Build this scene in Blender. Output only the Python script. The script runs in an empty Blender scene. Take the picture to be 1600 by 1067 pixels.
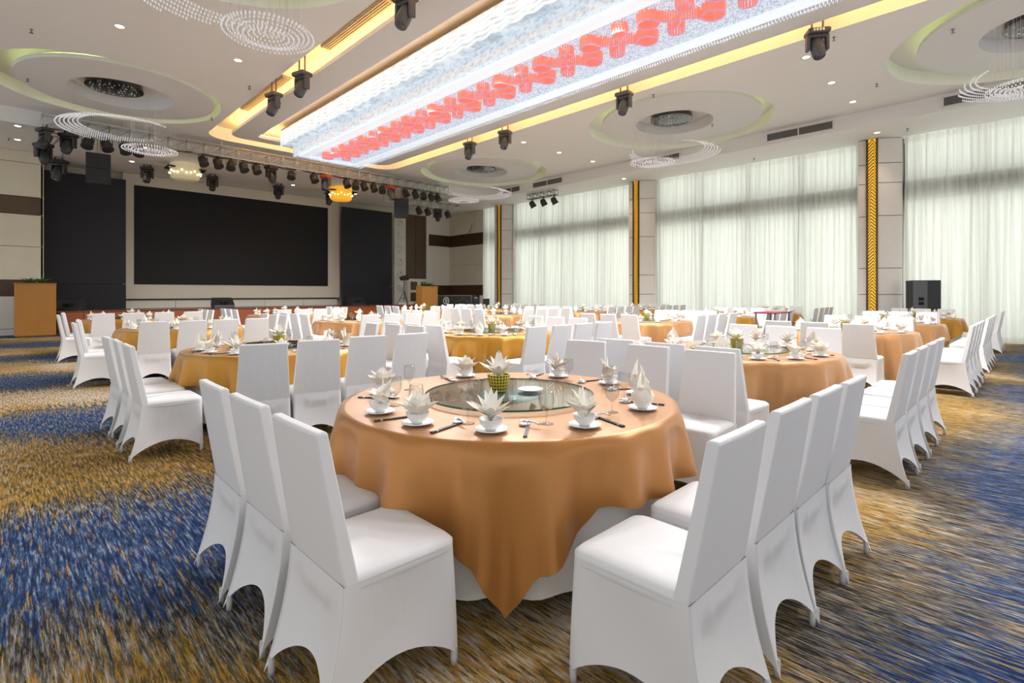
import bpy, math, random
from mathutils import Vector, Matrix
from mathutils.geometry import tessellate_polygon
R = math.radians
PI = math.pi
random.seed(7)
col = bpy.context.scene.collection
sc = bpy.context.scene

# ---------------------------------------------------------------- camera
YAW = R(44.4)
SN, CS = math.sin(YAW), math.cos(YAW)
cam_d = bpy.data.cameras.new('camera')
cam = bpy.data.objects.new('camera', cam_d)
col.objects.link(cam)
cam.location = (0, 0, 1.39)
cam.rotation_euler = (R(90), 0, -YAW)
cam_d.sensor_width = 36.0
cam_d.lens = 810.0 / 1600.0 * 36.0
cam_d.shift_y = -(533.5 - 458.0) / 1600.0
cam_d.clip_start = 0.05
sc.camera = cam

# ---------------------------------------------------------------- world (bright overcast day)
world = bpy.data.worlds.new('world')
sc.world = world
world.use_nodes = True
bg = world.node_tree.nodes['Background']
bg.inputs[0].default_value = (0.94, 0.97, 1.0, 1)
bg.inputs[1].default_value = .74

sc.view_settings.view_transform = 'Standard'
sc.view_settings.look = 'None'
sc.view_settings.gamma = 1
sc.view_settings.exposure = 0.47
sc.view_settings.use_curve_mapping = False
sc.cycles.max_bounces = 7
sc.cycles.diffuse_bounces = 4
sc.cycles.glossy_bounces = 3
sc.cycles.transmission_bounces = 6
sc.cycles.transparent_max_bounces = 10
sc.cycles.caustics_reflective = False
sc.cycles.caustics_refractive = False
sc.cycles.use_denoising = True
sc.cycles.sample_clamp_indirect = 6.0

def area(name, loc, rot, sx, sy, power, colr):
    l = bpy.data.lights.new(name, 'AREA')
    l.shape = 'RECTANGLE'; l.size = sx; l.size_y = sy
    l.energy = power; l.color = colr
    o = bpy.data.objects.new(name, l); col.objects.link(o)
    o.location = loc; o.rotation_euler = rot
    return o
# daylight falling on the window wall from outside
area('window_daylight', (21.6, 8.0, 3.4), (0, R(90), 0), 6.0, 29.0, 950, (1.0, 1.0, 0.94))

# lamps of the big crystal chandelier, one per bay along its length
for i in range(14):
    l = bpy.data.lights.new('chandelier_lamp', 'SPOT'); l.energy = 400; l.color = (.97, .98, 1.0)
    l.spot_size = R(165); l.spot_blend = .6; l.shadow_soft_size = .25
    o = bpy.data.objects.new('chandelier_lamp', l); col.objects.link(o)
    o.location = (9.05 if i % 2 else 7.02, -.3 + i*1.32, 5.84)

# ---------------------------------------------------------------- materials
MATS = {}
def mat(name, c=(.8,.8,.8), rough=.6, metal=0.0, emit=None, es=0.0, sheen=0, spec=None, alpha=None):
    m = bpy.data.materials.new(name); m.use_nodes = True
    b = m.node_tree.nodes['Principled BSDF']
    b.inputs['Base Color'].default_value = (*c, 1)
    b.inputs['Roughness'].default_value = rough
    b.inputs['Metallic'].default_value = metal
    if spec is not None: b.inputs['Specular IOR Level'].default_value = spec
    if sheen: b.inputs['Sheen Weight'].default_value = sheen
    if alpha is not None: b.inputs['Alpha'].default_value = alpha
    if emit:
        b.inputs['Emission Color'].default_value = (*emit, 1)
        b.inputs['Emission Strength'].default_value = es
    MATS[name] = m
    return m
class NT:
    def __init__(s, m): s.t = m.node_tree; s.n = s.t.nodes; s.l = s.t.links; s.b = s.n.get('Principled BSDF')
    def new(s, ty, **kw):
        n = s.n.new(ty)
        for k, v in kw.items(): setattr(n, k, v)
        return n
    def link(s, a, b): s.l.new(a, b)
    def math(s, op, a, b=None, c=None):
        n = s.new('ShaderNodeMath', operation=op)
        for i, v in enumerate((a, b, c)):
            if v is None: continue
            if isinstance(v, (int, float)): n.inputs[i].default_value = v
            else: s.link(v, n.inputs[i])
        return n.outputs[0]
    def pos(s):
        return s.new('ShaderNodeNewGeometry').outputs['Position']
    def objc(s):
        return s.new('ShaderNodeTexCoord').outputs['Object']
    def mapv(s, v, sx, sy, sz, off=(0,0,0)):
        n = s.new('ShaderNodeMapping'); s.link(v, n.inputs[0])
        n.inputs['Scale'].default_value = (sx, sy, sz); n.inputs['Location'].default_value = off
        return n.outputs[0]
    def noise(s, v, scale=1.0, detail=2.0, rough=.5, w=None):
        n = s.new('ShaderNodeTexNoise'); s.link(v, n.inputs['Vector'])
        n.inputs['Scale'].default_value = scale; n.inputs['Detail'].default_value = detail
        n.inputs['Roughness'].default_value = rough
        return n.outputs['Fac']
    def ramp(s, f, stops, interp='LINEAR'):
        n = s.new('ShaderNodeValToRGB'); s.link(f, n.inputs[0])
        cr = n.color_ramp; cr.interpolation = interp
        while len(cr.elements) < len(stops): cr.elements.new(.5)
        for e, (p, c) in zip(cr.elements, stops):
            e.position = p; e.color = (*c, 1)
        return n.outputs[0]
    def mix(s, f, a, b, bt='MIX'):
        n = s.new('ShaderNodeMix', data_type='RGBA', blend_type=bt)
        if isinstance(f, (int, float)): n.inputs[0].default_value = f
        else: s.link(f, n.inputs[0])
        for i, v in ((6, a), (7, b)):
            if isinstance(v, tuple): n.inputs[i].default_value = (*v, 1)
            else: s.link(v, n.inputs[i])
        return n.outputs[2]
    def base(s, c): s.link(c, s.b.inputs['Base Color'])
    def bump(s, h, strength=.3, dist=.01):
        n = s.new('ShaderNodeBump'); n.inputs['Strength'].default_value = strength
        n.inputs['Distance'].default_value = dist
        s.link(h, n.inputs['Height']); s.link(n.outputs[0], s.b.inputs['Normal'])

# white stretch fabric
m = mat('chair_fabric', (.755,.75,.76), .62, sheen=.15); t = NT(m)
t.bump(t.noise(t.mapv(t.objc(), 6, 6, 3), 2.0, 3), .12, .02)
m = mat('white_linen', (.87,.86,.83), .75)
m = mat('napkin_cloth', (.92,.885,.80), .8, sheen=.2)
# satin overlays
def satin(name, c, c2):
    m = mat(name, c, .37, .30, sheen=.2); t = NT(m)
    t.b.inputs['Sheen Roughness'].default_value = .4
    n = t.noise(t.mapv(t.objc(), 1, 1, 1), 1.4, 2)
    t.base(t.mix(n, c, c2))
    return m
satin('copper_satin', (.49,.215,.056), (.44,.185,.04))
satin('gold_satin', (.50,.235,.018), (.44,.20,.012))
satin('rose_copper_satin', (.50,.255,.10), (.45,.22,.08))
mat('porcelain', (.88,.88,.87), .18)
mat('chopstick_wood', (.035,.03,.055), .35)
mat('silver', (.8,.8,.82), .22, 1.0)
mat('foot_rubber', (.50,.49,.48), .6)
mat('black_metal', (.03,.028,.028), .42)
mat('dark_grey_metal', (.10,.10,.105), .38)
mat('lens_glass', (.10,.10,.12), .1, .3)
mat('red_plastic', (.65,.08,.03), .4)
mat('speaker_grille', (.012,.012,.014), .6)
mat('speaker_box', (.018,.018,.02), .45)
mat('speaker_port', (.005,.005,.005), .9)
mat('truss_alu', (.58,.56,.52), .35, .85)
mat('screen_black', (.010,.009,.009), .55, spec=.25)
mat('screen_side', (.017,.017,.022), .5, spec=.25)
mat('beige_panel', (.70,.64,.50), .6)
mat('frame_beige', (.64,.60,.49), .5)
mat('frame_groove', (.16,.14,.11), .6)
mat('light_trim', (.78,.75,.67), .5)
mat('pillar_panel', (.80,.755,.71), .6)
mat('joint_dark', (.14,.12,.10), .8)
mat('gold_emblem', (.75,.62,.35), .4, .2)
mat('leaf_green', (.10,.18,.05), .5)
mat('flower_cream', (.8,.75,.55), .6)
mat('ceiling_white', (.90,.89,.875), .7)
mat('fascia_white', (.82,.81,.80), .6)
mat('recess_white', (.80,.80,.80), .6)
mat('vent_dark', (.06,.055,.05), .6)
mat('vent_slat', (.35,.33,.30), .5)
mat('downlight_trim', (.85,.84,.8), .4)
mat('downlight_glow', (1,.8,.5), .5, emit=(1,.72,.36), es=14)
mat('downlight_white', (1,1,.9), .5, emit=(1,.94,.8), es=9)
mat('led_warm', (1,.7,.2), .5, emit=(1,.53,.15), es=10)
mat('led_lime', (.9,1,.4), .5, emit=(.85,.95,.34), es=1.7)
mat('sprinkler_metal', (.25,.24,.22), .3, .8)
mat('mullion_dark', (.03,.03,.032), .5)
mat('spandrel', (.05,.05,.05), .5)
mat('mirror_dark', (.10,.095,.09), .12, .8)
mat('crystal_white', (.92,.92,.95), .12, spec=.9, emit=(.9,.92,1), es=.15)
mat('wire', (.75,.75,.75), .4, .3)
mat('drum_glass', (.85,.80,.62), .25, emit=(1,.78,.40), es=.12)
mat('drum_gold_glass', (.8,.45,.05), .25, emit=(1,.46,.03), es=.45)
mat('bulb', (1,.9,.6), .3, emit=(1,.8,.4), es=3)
mat('paper_sign', (.85,.85,.82), .6)
mat('dark_red_lid', (.25,.02,.03), .4)
mat('turntable_base', (.30,.38,.46), .3)

def wood(name, c1, c2, sx, sy, sz, rough=.4):
    m = mat(name, c1, rough); t = NT(m)
    n = t.noise(t.mapv(t.objc(), sx, sy, sz), 1.0, 4, .6)
    t.base(t.mix(n, c1, c2)); return m
wood('lectern_wood', (.47,.21,.03), (.36,.15,.02), 3, 3, .8)
wood('stage_wood', (.46,.13,.035), (.28,.07,.02), 2, 2, 14)
wood('stage_floor', (.20,.07,.04), (.14,.05,.03), 2, 9, 2, .3)
wood('dark_wood', (.075,.035,.015), (.05,.024,.012), 2, 2, 9)
wood('brown_panel', (.10,.055,.02), (.075,.04,.015), 1.2, 1.2, .5)

# porous fabric of the beige wall panels: slight mottling that belongs to the cloth
for nm in ('beige_panel', 'pillar_panel'):
    t = NT(MATS[nm]); c = tuple(t.b.inputs['Base Color'].default_value)[:3]
    t.base(t.mix(t.noise(t.objc(), 2.2, 4), tuple(v*1.05 for v in c), tuple(v*.92 for v in c)))

# glass kinds
def glassy(name, tint, gloss_rough=.02, mixw=None, f0=1.45, dens=1.0):
    m = bpy.data.materials.new(name); m.use_nodes = True; MATS[name] = m
    t = NT(m); t.n.remove(t.b)
    out = t.n['Material Output']
    tr = t.new('ShaderNodeBsdfTransparent'); tr.inputs[0].default_value = (*tint, 1)
    gl = t.new('ShaderNodeBsdfGlossy'); gl.inputs['Roughness'].default_value = gloss_rough
    fr = t.new('ShaderNodeLayerWeight'); fr.inputs[0].default_value = .5
    mx = t.new('ShaderNodeMixShader')
    f = t.math('ADD', t.math('MULTIPLY', t.math('POWER', fr.outputs['Facing'], 3.6), .85), .035*f0)
    if dens != 1.0: f = t.math('MULTIPLY', f, dens)
    t.link(f, mx.inputs[0]); t.link(tr.outputs[0], mx.inputs[1]); t.link(gl.outputs[0], mx.inputs[2])
    t.link(mx.outputs[0], out.inputs[0])
    return m
glassy('clear_glass', (.95,.96,.96), .03, f0=1.5)
glassy('table_glass', (.93,.96,.945), .02, f0=1.6)
glassy('window_glass', (.93,.95,.94), .02)
mat('glass_edge', (.02,.13,.10), .15)
glassy('crystal_strand', (.90,.90,.92), .2, f0=1.6)

# sheer curtain
m = bpy.data.materials.new('sheer_fabric'); m.use_nodes = True; MATS['sheer_fabric'] = m
t = NT(m); t.n.remove(t.b)
df = t.new('ShaderNodeBsdfDiffuse'); df.inputs[0].default_value = (.83,.83,.79, 1)
tl = t.new('ShaderNodeBsdfTranslucent'); tl.inputs[0].default_value = (.86,.87,.80, 1)
tp = t.new('ShaderNodeBsdfTransparent'); tp.inputs[0].default_value = (.9,.93,.9, 1)
m1 = t.new('ShaderNodeMixShader'); m1.inputs[0].default_value = .50
m2 = t.new('ShaderNodeMixShader'); m2.inputs[0].default_value = .13
t.link(df.outputs[0], m1.inputs[1]); t.link(tl.outputs[0], m1.inputs[2])
t.link(m1.outputs[0], m2.inputs[1]); t.link(tp.outputs[0], m2.inputs[2])
t.link(m2.outputs[0], t.n['Material Output'].inputs[0])

# carpet: long yarn streaks along Y, broad blue / gold / sand zones
m = mat('carpet', (.3,.3,.3), .95, spec=.1); t = NT(m)
p = t.pos()
streak = t.noise(t.mapv(p, 34, 1.6, 1), 1.0, 3, .65)
fine = t.noise(t.mapv(p, 95, 7, 1), 1.0, 3, .7)
fine2 = t.noise(t.mapv(p, 75, 6, 1, (3.7, 9.1, 0)), 1.0, 3, .7)
sep = t.new('ShaderNodeSeparateXYZ'); t.link(p, sep.inputs[0])
jag = t.math('MULTIPLY', t.math('SUBTRACT', streak, .5), 1.7)
jag2 = t.math('MULTIPLY', t.math('SUBTRACT', fine, .5), .9)
warp = t.math('MULTIPLY', t.math('SUBTRACT', t.noise(t.mapv(p, .30, .12, 1, (3,1,0)), 1.0, 2), .5), 3.0)
yy = t.math('ADD', t.math('ADD', sep.outputs[1], jag), t.math('ADD', jag2, warp))
ph = t.math('MULTIPLY', t.math('SUBTRACT', yy, 3.45), 2*PI/3.9)
wv = t.math('COSINE', ph)                                   # +1 = blue band, -1 = gold/sand band
patch = t.noise(t.mapv(p, .55, .22, 1, (2, 6, 0)), 1.0, 2)
v = t.math('ADD', t.math('MULTIPLY', wv, .40), t.math('ADD', t.math('MULTIPLY', t.math('SUBTRACT', patch, .5), 1.1), .40))
zone = t.noise(t.mapv(p, .8, .35, 1, (5, 2, 0)), 1.0, 2)
gold_or_sand = t.ramp(t.math('ADD', zone, t.math('MULTIPLY', t.math('SUBTRACT', fine2, .5), 1.7)),
                      [(.34, (.16,.12,.05)), (.42, (.50,.27,.035)), (.52, (.42,.26,.08)), (.60, (.50,.40,.26)), (.72, (.62,.55,.44))])
dark = t.ramp(fine, [(.30, (.010,.010,.011)), (.44, (.05,.045,.038)), (.54, (.20,.19,.17)), (.64, (.46,.43,.37)), (.74, (.60,.57,.50))])
blue = t.ramp(fine2, [(.28, (.006,.012,.04)), (.43, (.016,.035,.11)), (.54, (.05,.10,.22)), (.64, (.24,.30,.38)), (.74, (.46,.47,.44))])
midf = t.ramp(v, [(.30, (0,0,0)), (.42, (1,1,1))])
bluef = t.ramp(v, [(.57, (0,0,0)), (.66, (1,1,1))])
c1 = t.mix(midf, gold_or_sand, dark)
c2 = t.mix(bluef, c1, blue)
speck = t.math('GREATER_THAN', t.noise(t.mapv(p, 60, 3.6, 1, (1, 7, 0)), 1.0, 4, .75), .60)
c3 = t.mix(t.math('MULTIPLY', speck, .8), c2, (.50,.29,.035))
dk = t.math('LESS_THAN', t.noise(t.mapv(p, 70, 7, 1, (8, 3, 0)), 1.0, 3, .7), .42)
c4 = t.mix(t.math('MULTIPLY', dk, .7), c3, (.035,.033,.03))
t.base(t.mix(1.0, c4, (.82,.80,.80), 'MULTIPLY'))
t.bump(fine, .5, .01)

# backlit crystal of the big chandelier
def crystal_emit(name, c1, c2, e, sc1, stretch, thr):
    m = mat(name, (.35,.38,.42), .2); t = NT(m)
    n = t.noise(t.mapv(t.objc(), *stretch), sc1, 4, .7)
    r = t.ramp(n, [(thr, c1), (thr+.2, c2)])
    t.link(r, t.b.inputs['Emission Color']); t.b.inputs['Emission Strength'].default_value = e
    return m
crystal_emit('crystal_sheet', (.30,.42,.55), (.80,.88,.93), .46, 1.0, (9, 9, 16), .34)
crystal_emit('crystal_side', (.26,.36,.45), (.80,.88,.92), .50, 1.0, (3, 3.0, 15), .38)
crystal_emit('crystal_core', (.30,.38,.52), (.74,.80,.88), .55, 1.0, (16, 16, 16), .42)
mat('crystal_band', (.5,.52,.55), .3, emit=(.84,.94,1.0), es=.52)
mat('coral_crystal', (.62,.24,.17), .25, emit=(1,.27,.19), es=.36)
mat('coral_rim', (.5,.25,.36), .3, emit=(.70,.32,.50), es=.4)
mat('bead_lit', (.6,.63,.70), .1, emit=(.75,.82,1), es=.4)

# basket weave pot
m = mat('yellow_weave', (.62,.50,.05), .5); t = NT(m)
sp_ = t.new('ShaderNodeSeparateXYZ'); t.link(t.objc(), sp_.inputs[0])
th_ = t.math('ARCTAN2', sp_.outputs[1], sp_.outputs[0])
zz_ = t.math('MULTIPLY', sp_.outputs[2], 165)
da = t.math('SINE', t.math('ADD', t.math('MULTIPLY', th_, 11), zz_)); db = t.math('SINE', t.math('SUBTRACT', t.math('MULTIPLY', th_, 11), zz_))
t.base(t.ramp(t.math('MULTIPLY', da, db), [(.22, (.66,.52,.04)), (.34, (.012,.010,.008))]))

# backlit gold leaf screen of the pillars
m = mat('gold_back', (.5,.3,.02), .35, .3, emit=(1,.50,.03), es=.55)
mat('bronze_lattice', (.10,.065,.03), .35, .6)

# ---------------------------------------------------------------- mesh builder
class MB:
    def __init__(s): s.v = []; s.f = []; s.m = []; s.cur = 0
    def add(s, vs, fs, T=None):
        o = len(s.v)
        s.v += [tuple(T @ Vector(q)) if T is not None else tuple(q) for q in vs]
        s.f += [tuple(i + o for i in f) for f in fs]
        s.m += [s.cur] * len(fs)
        return s
    def box(s, x0, x1, y0, y1, z0, z1, T=None):
        vs = [(x0,y0,z0),(x1,y0,z0),(x1,y1,z0),(x0,y1,z0),(x0,y0,z1),(x1,y0,z1),(x1,y1,z1),(x0,y1,z1)]
        fs = [(0,3,2,1),(4,5,6,7),(0,1,5,4),(1,2,6,5),(2,3,7,6),(3,0,4,7)]
        return s.add(vs, fs, T)
    def bbox(s, x0, x1, y0, y1, z0, z1, b=.01, T=None):
        # chamfered box: stack of loops
        L = []
        for z, i in ((z0, b), (z0+b, 0), (z1-b, 0), (z1, b)):
            X0, X1, Y0, Y1 = x0+i, x1-i, y0+i, y1-i
            L.append([(X0+b,Y0,z),(X1-b,Y0,z),(X1,Y0+b,z),(X1,Y1-b,z),(X1-b,Y1,z),(X0+b,Y1,z),(X0,Y1-b,z),(X0,Y0+b,z)])
        return s.loft(L, T=T)
    def loft(s, loops, closed=True, caps=True, T=None):
        n = len(loops[0]); vs = [q for l in loops for q in l]; fs = []
        for j in range(len(loops)-1):
            for i in range(n if closed else n-1):
                a = j*n+i; b = j*n+(i+1) % n
                fs.append((a, b, b+n, a+n))
        if caps and closed:
            fs.append(tuple(range(n-1, -1, -1))); fs.append(tuple((len(loops)-1)*n+i for i in range(n)))
        return s.add(vs, fs, T)
    def lathe(s, prof, n=24, T=None, caps=True):
        loops = [[(r*math.cos(2*PI*i/n), r*math.sin(2*PI*i/n), z) for i in range(n)] for r, z in prof]
        return s.loft(loops, caps=caps, T=T)
    def tube(s, pts, r=.01, n=6, T=None, caps=True):
        pts = [Vector(p) for p in pts]; loops = []
        for i, p in enumerate(pts):
            d = (pts[min(i+1, len(pts)-1)] - pts[max(i-1, 0)])
            d = d.normalized() if d.length else Vector((0,0,1))
            a = Vector((0,0,1)) if abs(d.z) < .9 else Vector((1,0,0))
            u = d.cross(a).normalized(); w = d.cross(u).normalized()
            rr = r[i] if isinstance(r, (list, tuple)) else r
            loops.append([tuple(p + u*rr*math.cos(2*PI*k/n) + w*rr*math.sin(2*PI*k/n)) for k in range(n)])
        return s.loft(loops, caps=caps, T=T)
    def octa(s, c, r, rz=None):
        x, y, z = c; rz = rz or r
        return s.add([(x+r,y,z),(x,y+r,z),(x-r,y,z),(x,y-r,z),(x,y,z+rz),(x,y,z-rz)],
                     [(0,1,4),(1,2,4),(2,3,4),(3,0,4),(1,0,5),(2,1,5),(3,2,5),(0,3,5)])
    def strip(s, pts, z0, z1, T=None):      # vertical ribbon along a plan path
        n = len(pts); vs = [(p[0],p[1],z0) for p in pts] + [(p[0],p[1],z1) for p in pts]
        return s.add(vs, [(i,i+1,i+1+n,i+n) for i in range(n-1)], T)
    def poly_holes(s, loops, z, flip=False):
        L = [[Vector((x, y, 0)) for x, y in l] for l in loops]
        tris = tessellate_polygon(L)
        vs = [(q.x, q.y, z) for l in L for q in l]
        fs = []
        for a, b, c in tris:
            A, B, C = (Vector(vs[i]) for i in (a, b, c))
            up = (B-A).cross(C-A).z > 0
            fs.append((a, b, c) if up != flip else (a, c, b))
        return s.add(vs, fs)
    def mesh(s, name, mats, smooth=False):
        me = bpy.data.meshes.new(name); me.from_pydata(s.v, [], s.f)
        for mm in (mats if isinstance(mats, (list, tuple)) else [mats]): me.materials.append(MATS[mm])
        if isinstance(mats, (list, tuple)) and len(mats) > 1:
            for p_, i in zip(me.polygons, s.m): p_.material_index = i
        if smooth:
            me.polygons.foreach_set('use_smooth', [True]*len(me.polygons))
        me.update(); return me
def link(name, me, parent=None, loc=(0,0,0), rz=0):
    o = bpy.data.objects.new(name, me); col.objects.link(o)
    o.location = loc; o.rotation_euler = (0, 0, rz)
    if parent: o.parent = parent
    return o
def build(mb, name, mats, parent=None, smooth=False, loc=(0,0,0), rz=0, sub=0, bev=0, auto=None):
    o = link(name, mb.mesh(name, mats, smooth), parent, loc, rz)
    if bev:
        b = o.modifiers.new('bevel', 'BEVEL'); b.width = bev; b.segments = 2; b.limit_method = 'ANGLE'
    if sub:
        q = o.modifiers.new('subdivision', 'SUBSURF'); q.levels = sub; q.render_levels = sub
    return o
def thing(name, label, cat, loc=(0,0,0), rz=0, group=None):
    o = bpy.data.objects.new(name, None); col.objects.link(o); o.empty_display_size = .1
    o.location = loc; o.rotation_euler = (0, 0, rz)
    return tag(o, label, cat, group)
def tag(o, label, cat, group=None):
    o['label'] = label; o['category'] = cat
    if group: o['group'] = group
    elif 'group' in o: del o['group']
    return o
def struct(o): o['kind'] = 'structure'; return o
def copy_tree(o, loc, rz, label, cat, group):
    r = o.copy(); col.objects.link(r); r.location = loc; r.rotation_euler = (0, 0, rz)
    tag(r, label, cat, group)
    for ch in KIDS.get(o.name, []):
        c = ch.copy(); col.objects.link(c); c.parent = r
        for g in KIDS.get(ch.name, []):
            d = g.copy(); col.objects.link(d); d.parent = c
    return r
KIDS = {}
def remember(o):
    KIDS[o.name] = list(o.children)
    for c in o.children: KIDS[c.name] = list(c.children)
USED = set()
def place(proto, loc, rz, label, cat, group):
    if proto.name not in USED:
        USED.add(proto.name); proto.location = loc; proto.rotation_euler = (0, 0, rz)
        return tag(proto, label, cat, group)
    return copy_tree(proto, loc, rz, label, cat, group)
def at(px, py, z):                      # point of the photo on a horizontal plane
    d = 810*(1.39 - z)/(py - 458); u = (px - 800)/810
    return d*(SN + CS*u), d*(CS - SN*u)

# ================================================================ SETTING
XW, YB, ZC, ZS = 19.75, 25.4, 6.54, 6.11
FX, FY = 17.4, 19.9                        # soffit edges
# floor
b = MB(); b.add([(-7,-7,0),(XW+.6,-7,0),(XW+.6,26,0),(-7,26,0)], [(0,1,2,3)])
struct(build(b, 'floor', 'carpet'))

def rrect(x0, x1, y0, y1, r, n=8, cc=True):
    pts = []
    for cx, cy, a0 in ((x1-r,y1-r,0),(x0+r,y1-r,90),(x0+r,y0+r,180),(x1-r,y0+r,270)):
        for i in range(n+1):
            a = R(a0 + 90*i/n); pts.append((cx+r*math.cos(a), cy+r*math.sin(a)))
    return pts
def circ(cx, cy, r, n=56): return [(cx+r*math.cos(2*PI*i/n), cy+r*math.sin(2*PI*i/n)) for i in range(n)]
def wall_loop(mb, pts, z0, z1, closed=True):
    P = pts + [pts[0]] if closed else pts
    mb.strip(P, z0, z1)
ROS = [(2.0,16.7,-1),(14.7,16.7,1),(14.7,7.8,1),(14.7,-.2,1),(2.0,7.8,-1)]   # x, y, side
# --- main ceiling with cove opening and rosette openings
outer = []
r_ = 1.3
outer = [(-3.5,-7),(FX,-7)]
for i in range(11):
    a = R(90*i/10); outer.append((FX-r_+r_*math.cos(a), FY-r_+r_*math.sin(a)))
outer.append((-3.5, FY))
cove_out = rrect(4.66, 11.6, -3.4, 19.25, .75)
holes = [cove_out]; ringo = []
for cx, cy, sg in ROS:
    holes.append(circ(cx, cy, 2.68 if sg > 0 else 2.42))
b = MB(); b.poly_holes([outer] + holes, ZC, flip=True)
wall_loop(b, cove_out, ZC, 6.95)
for h in holes[1:]: wall_loop(b, h, ZC, 6.86)
struct(build(b, 'ceiling', 'ceiling_white'))
# plaster fascia down to the soffit
b = MB(); b.strip(outer[1:], ZS, ZC); struct(build(b, 'trim_1', 'fascia_white', smooth=True))
# soffit
b = MB()
sof = outer[1:] + [(-3.5, 26), (XW, 26), (XW, -7)]
b.poly_holes([sof], ZS, flip=True)
struct(build(b, 'ceiling_soffit', 'ceiling_white'))
# cove: upper plate and island slab
b = MB(); b.add([(4.2,-3.8,6.95),(12,-3.8,6.95),(12,19.7,6.95),(4.2,19.7,6.95)], [(0,3,2,1)])
struct(build(b, 'ceiling_recess', 'recess_white'))
isl = rrect(5.24, 11.05, -2.8, 18.65, .45); inn = rrect(5.97, 10.25, -2.2, 18.15, .15)
b = MB(); b.poly_holes([isl, inn], ZC, flip=True); b.poly_holes([isl, inn], ZC+.09)
wall_loop(b, isl, ZC, ZC+.09); wall_loop(b, inn, ZC, ZC+.09)
struct(build(b, 'trim_2', 'recess_white'))
def ribbon(pts, w, z0, z1):              # thin solid band following a closed plan path, inset by w
    mb = MB(); n = len(pts); cx = sum(p[0] for p in pts)/n; cy = sum(p[1] for p in pts)/n
    q = []
    for i, (x, y) in enumerate(pts):
        a, c = pts[i-1], pts[(i+1) % n]; d = Vector((c[0]-a[0], c[1]-a[1])).normalized()
        q.append((x - d.y*w, y + d.x*w))
    loops = [[(x,y,z0) for x,y in pts],[(x,y,z1) for x,y in pts],[(x,y,z1) for x,y in q],[(x,y,z0) for x,y in q],[(x,y,z0) for x,y in pts]]
    mb.loft(loops, caps=False); return mb
o = build(ribbon(rrect(5.36, 10.93, -2.68, 18.53, .35), .05, ZC+.10, ZC+.15), 'cove_light_strip', 'led_warm')
tag(o, 'warm yellow light strip glowing in the outer ceiling cove', 'light strip', 'cove lights')
o = build(ribbon(rrect(5.85, 10.37, -2.32, 18.27, .1), .04, ZC+.10, ZC+.13), 'cove_light_strip', 'led_warm')
tag(o, 'warm light strip in the inner cove around the big crystal chandelier', 'light strip', 'cove lights')
# rosettes: crescent trough, island ring, central hole with dark mirror
RN = ['far left ceiling rosette near the truss', 'far right ceiling rosette near the curtains', 'middle right ceiling rosette', 'near right ceiling rosette', 'near left ceiling rosette']
for k, (cx, cy, sg) in enumerate(ROS):
    b = MB()
    ic = (cx - sg*.18, cy - .16)
    ki = 1 if sg > 0 else .9
    isl2 = circ(ic[0], ic[1], 2.28*ki); hole = circ(cx - sg*.2, cy, 1.12)
    b.poly_holes([circ(cx, cy, 2.7 if sg > 0 else 2.44)], 6.86, flip=True)
    b.poly_holes([isl2, hole], ZC, flip=True); wall_loop(b, isl2, ZC, ZC+.09); wall_loop(b, hole, ZC, 6.85)
    struct(build(b, 'ceiling_rosette', 'recess_white'))
    o = build(ribbon(circ(ic[0], ic[1], 2.18*ki, 40), .04, ZC+.10, ZC+.14), 'cove_light_strip', 'led_lime')
    tag(o, 'pale green light strip in the %s' % RN[k], 'light strip', 'rosette light strips')
    b = MB(); mc = (cx - sg*.2 + sg*.0, cy)
    b.lathe([(.62,6.70),(.60,6.84)], 40, Matrix.Translation((mc[0]+sg*.15, mc[1]+.15, 0)))
    b.cur = 1
    for i in range(60):
        a = random.random()*2*PI; rr = .56*math.sqrt(random.random())
        b.octa((mc[0]+sg*.15+rr*math.cos(a), mc[1]+.15+rr*math.sin(a), 6.68), .012)
    o = build(b, 'mirror_plate', ['mirror_dark', 'crystal_white'])
    tag(o, 'round dark mirrored plate studded with crystals in the %s' % RN[k], 'mirror plate', 'ceiling mirror plates')

# --- stage side walls at Y=23.6 (left) : beige panels, brown bands
def panels(name, x0, x1, y, rows, parts_axis='x'):
    # rows: (z0, z1, mat)
    mats = []; b = MB()
    for z0, z1, mm in rows:
        if mm not in mats: mats.append(mm)
        b.cur = mats.index(mm); b.box(x0, x1, y, y+.08, z0+.008, z1-.008)
    if 'joint_dark' not in mats: mats.append('joint_dark')
    b.cur = mats.index('joint_dark'); b.box(x0, x1, y+.03, y+.12, 0, ZS)
    return struct(build(b, name, mats))
panels('wall_left_stage', -6, .93, 23.6, [(0,.22,'light_trim'),(.22,1.29,'light_trim'),(1.29,1.83,'dark_wood'),(1.83,2.94,'beige_panel'),(2.94,4.0,'beige_panel'),(4.0,4.6,'brown_panel'),(4.6,5.72,'beige_panel'),(5.72,6.11,'beige_panel')])
# back wall behind the stage
b = MB(); b.box(.5, 17.8, 25.42, 25.55, 0, ZS); struct(build(b, 'wall_back', 'beige_panel'))
b = MB(); b.box(.88, .95, 23.6, 25.5, 0, ZS); struct(build(b, 'wall_stage_return', 'beige_panel'))
# brown tall panel, white cabinet frame and pale wall to the right of the stage
b = MB(); b.box(16.32, 17.0, 25.34, 25.42, 2.2, 5.9); b.box(17.02, 17.72, 25.34, 25.42, 2.2, 5.9); struct(build(b, 'wall_brown_panel', 'brown_panel'))
b = MB(); b.box(17.74, 19.5, 25.3, 25.55, 0, ZS); struct(build(b, 'wall_back_right', 'light_trim'))
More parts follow.
